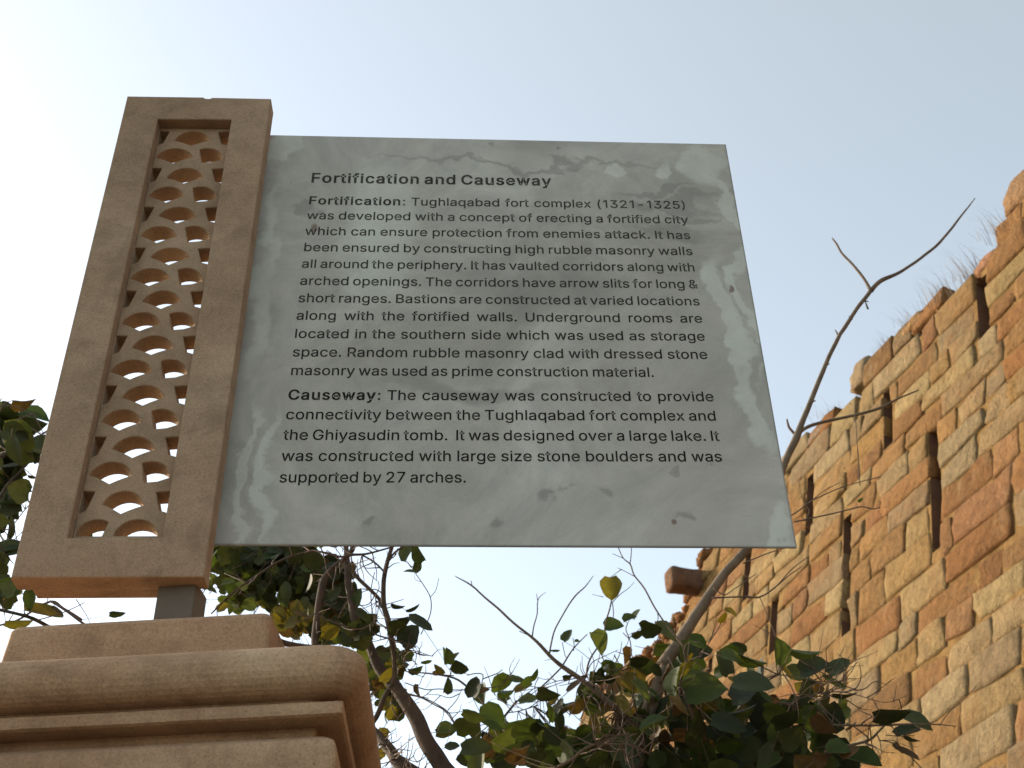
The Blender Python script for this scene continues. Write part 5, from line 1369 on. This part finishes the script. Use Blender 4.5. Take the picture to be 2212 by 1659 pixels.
for (x, y, s_, a, w, kd) in [(1655, 390, 175, -1.57, 1.0, 'y'), (1680, 660, 150, .1, .65, 'g'), (1555, 780, 190, -1.2, .6, 'g'), (1350, 720, 110, .8, .7, 'g'), (1790, 605, 110, .3, .5, 'g'), (1840, 570, 90, 1.0, .3, 'g'), (1940, 670, 170, -.1, .75, 'd'), (2040, 700, 200, -.5, .6, 'd'), (1850, 700, 110, .1, .6, 'd'),
                             (1755, 870, 130, -1.3, .6, 'b'), (1570, 1000, 130, 1.2, .6, 'd'), (1610, 960, 100, 1.0, .4, 'd'), (590, 950, 140, -.3, .9, 'd'), (500, 1070, 120, 1.2, .7, 'd'), (690, 1080, 160, 1.4, .75, 'd'), (490, 860, 130, 1.5, .45, 'g'), (550, 860, 90, .9, .5, 'y'), (430, 965, 80, .4, .5, 'b'), (770, 1110, 70, .6, .6, 'b'),
                             (1060, 1040, 100, .9, .8, 'g'), (1120, 1000, 100, .8, .6, 'g'), (1040, 1090, 150, .4, .6, 'y'), (920, 1110, 130, 0, .25, 'g'), (1080, 1160, 170, .4, .5, 'g'), (1220, 1130, 180, -.2, .5, 'd'), (1420, 1200, 170, .5, .6, 'b'), (1040, 1370, 260, .2, .75, 'g'), (900, 1420, 220, .5, .6, 'g'), (820, 1320, 230, -.4, .8, 'g'), (690, 1280, 180, -.3, .6, 'g'),
                             (500, 1395, 170, .1, .6, 'd'), (640, 1340, 190, .4, .7, 'd'), (700, 1500, 230, .2, .8, 'd'), (540, 1500, 100, 0, .7, 'd'), (740, 1590, 190, 1.5, .6, 'g'), (1555, 1350, 150, -1.4, .75, 'y'), (1250, 1440, 150, -1.0, 1.0, 'd'), (1230, 1260, 150, 1.5, .5, 'g'), (1290, 1210, 120, 1.2, .6, 'd'), (1395, 1080, 130, .6, .5, 'b'), (1350, 1010, 80, .2, .5, 'd'),
                             (1760, 1220, 190, -1.1, .55, 'y'), (1740, 1180, 120, -.8, .5, 'y'), (1960, 1340, 220, .5, .35, 'g'), (1650, 1030, 80, -.2, .7, 'd'), (1260, 820, 80, 0, .3, 'g'), (1415, 760, 40, 0, .8, 'g'), (1880, 1100, 200, -.8, .5, 'g'), (2100, 1040, 170, 1.3, .4, 'g'), (2090, 1200, 160, 1.4, .4, 'b'), (1860, 900, 150, .0, .5, 'd'), (1130, 1580, 170, .3, .6, 'd'), (1000, 1530, 190, .1, .4, 'b')]:
    q = Mm((x, y))[0]
    B_(q[0], q[1], s_ / MS, BY - .3 + TB.rnd.gauss(0, .08), kd, a, w)
for (x, y, s_, a, w, kd) in [(1040, 915, 170, .3, .85, 'd'), (1180, 915, 150, .5, .8, 'd'), (1000, 835, 170, -.3, .25, 'g'), (700, 1000, 230, 0, .7, 'd'), (660, 1060, 190, .4, .6, 'd'), (440, 1060, 250, .1, .75, 'g'), (395, 785, 120, -.5, .85, 'g'), (600, 860, 160, -.2, .6, 'g'), (700, 880, 180, -.5, .4, 'g'), (835, 830, 160, 1.4, .6, 'g'),
                             (390, 1260, 220, .9, .6, 'd'), (570, 1240, 210, -.3, .7, 'd'), (640, 1170, 190, .0, .4, 'd'), (830, 1160, 140, -.3, .8, 'g'), (990, 1150, 190, .3, .5, 'g'), (1020, 1200, 140, .9, .6, 'g'), (1110, 1240, 160, -1.0, .6, 'b'), (1180, 1385, 140, 0, .6, 'g'), (1320, 1440, 210, -.3, .6, 'g'), (1480, 1190, 210, -.1, .5, 'd'), (1620, 1210, 180, -.4, .6, 'd'),
                             (1560, 1265, 150, .3, .6, 'd'), (1220, 1085, 150, -.3, .25, 'd'), (1560, 1410, 150, -.6, .35, 'b'), (1510, 1380, 70, -.6, .5, 'b'), (530, 640, 80, .8, .7, 'y'), (580, 620, 80, -.4, .4, 'y'), (1160, 990, 150, -.6, .3, 'g'), (920, 1300, 170, .5, .7, 'd'), (800, 1380, 170, 1.2, .5, 'd'), (890, 1210, 170, .3, .7, 'd'), (1050, 1330, 120, .9, .6, 'g'),
                             (280, 1000, 180, 1.4, .4, 'g'), (310, 930, 160, .5, .5, 'y'), (20, 1450, 120, .4, .9, 'd'), (300, 1110, 200, -1.1, .35, 'b'), (750, 920, 120, 1.4, .3, 'd'), (1250, 1400, 120, .3, .6, 'b'), (1590, 1330, 90, -.7, .4, 'd')]:
    q = V5((x, y))[0]
    B_(q[0], q[1], s_ / VS, BY - .5 + TB.rnd.gauss(0, .08), kd, a, w)
q = V8((632, 722))[0]; B_(q[0], q[1], 14, BY, 'g', .3, .7)
def VC(x, y, rx, ry, n, s_, yy, kinds):
    q = V5((x, y))[0]
    TB.cluster(q[0], q[1], rx / VS, ry / VS, n, s_ / VS, yy, kinds, .15)
VC(600, 1300, 420, 200, 60, 150, BY, 'ddgdddgb')
VC(500, 1060, 330, 140, 18, 140, BY, 'dgbyg')
VC(150, 1300, 260, 200, 30, 150, BY, 'dgbdg')
VC(-60, 1420, 250, 140, 34, 160, BY, 'dgdgb')
VC(750, 1440, 400, 90, 32, 150, BY, 'dddgg')
VC(1000, 1250, 180, 130, 15, 150, BY - .2, 'dgdg')
VC(-330, 1400, 170, 110, 16, 150, BY - .1, 'gdg')
VC(60, 1000, 160, 120, 16, 120, BY + .1, 'gyb')
VC(500, 1600, 900, 90, 70, 170, BY, 'ddddg')
VC(1150, 1480, 260, 60, 14, 150, BY - .2, 'dgb')
for (cx__, cy__, rx__, ry__, n__) in [(1130, 1610, 90, 50, 44), (1040, 1600, 60, 50, 22), (1230, 1560, 80, 60, 34), (1330, 1500, 70, 60, 30), (1100, 1500, 60, 30, 10), (1560, 1430, 110, 35, 14), (1700, 1460, 90, 40, 10), (1800, 1530, 70, 50, 10), (1450, 1440, 70, 60, 26)]:
    TB.cluster(cx__, cy__, rx__, ry__, int(n__ * .62), 50, BY + .05, 'dgggdby', .15)
q = V5((80, 1150))[0]; TB.twigs(q[0], q[1], 130, 80, 50, 80, 3, BY)
q = V5((700, 950))[0]; TB.twigs(q[0], q[1], 160, 60, 34, 70, 2.4, BY, (-.5, 2.2))
q = V5((1250, 1150))[0]; TB.twigs(q[0], q[1], 120, 70, 26, 70, 2.2, BY - .3, (-.5, 1.5))
q = Mm((1150, 1250))[0]; TB.twigs(q[0], q[1], 150, 60, 26, 60, 2.4, BY)
q = Mm((800, 1250))[0]; TB.twigs(q[0], q[1], 120, 80, 16, 55, 2.2, BY)
q = V5((600, 1250))[0]; TB.twigs(q[0], q[1], 260, 90, 60, 90, 3.2, BY + .1)
TB.finish()
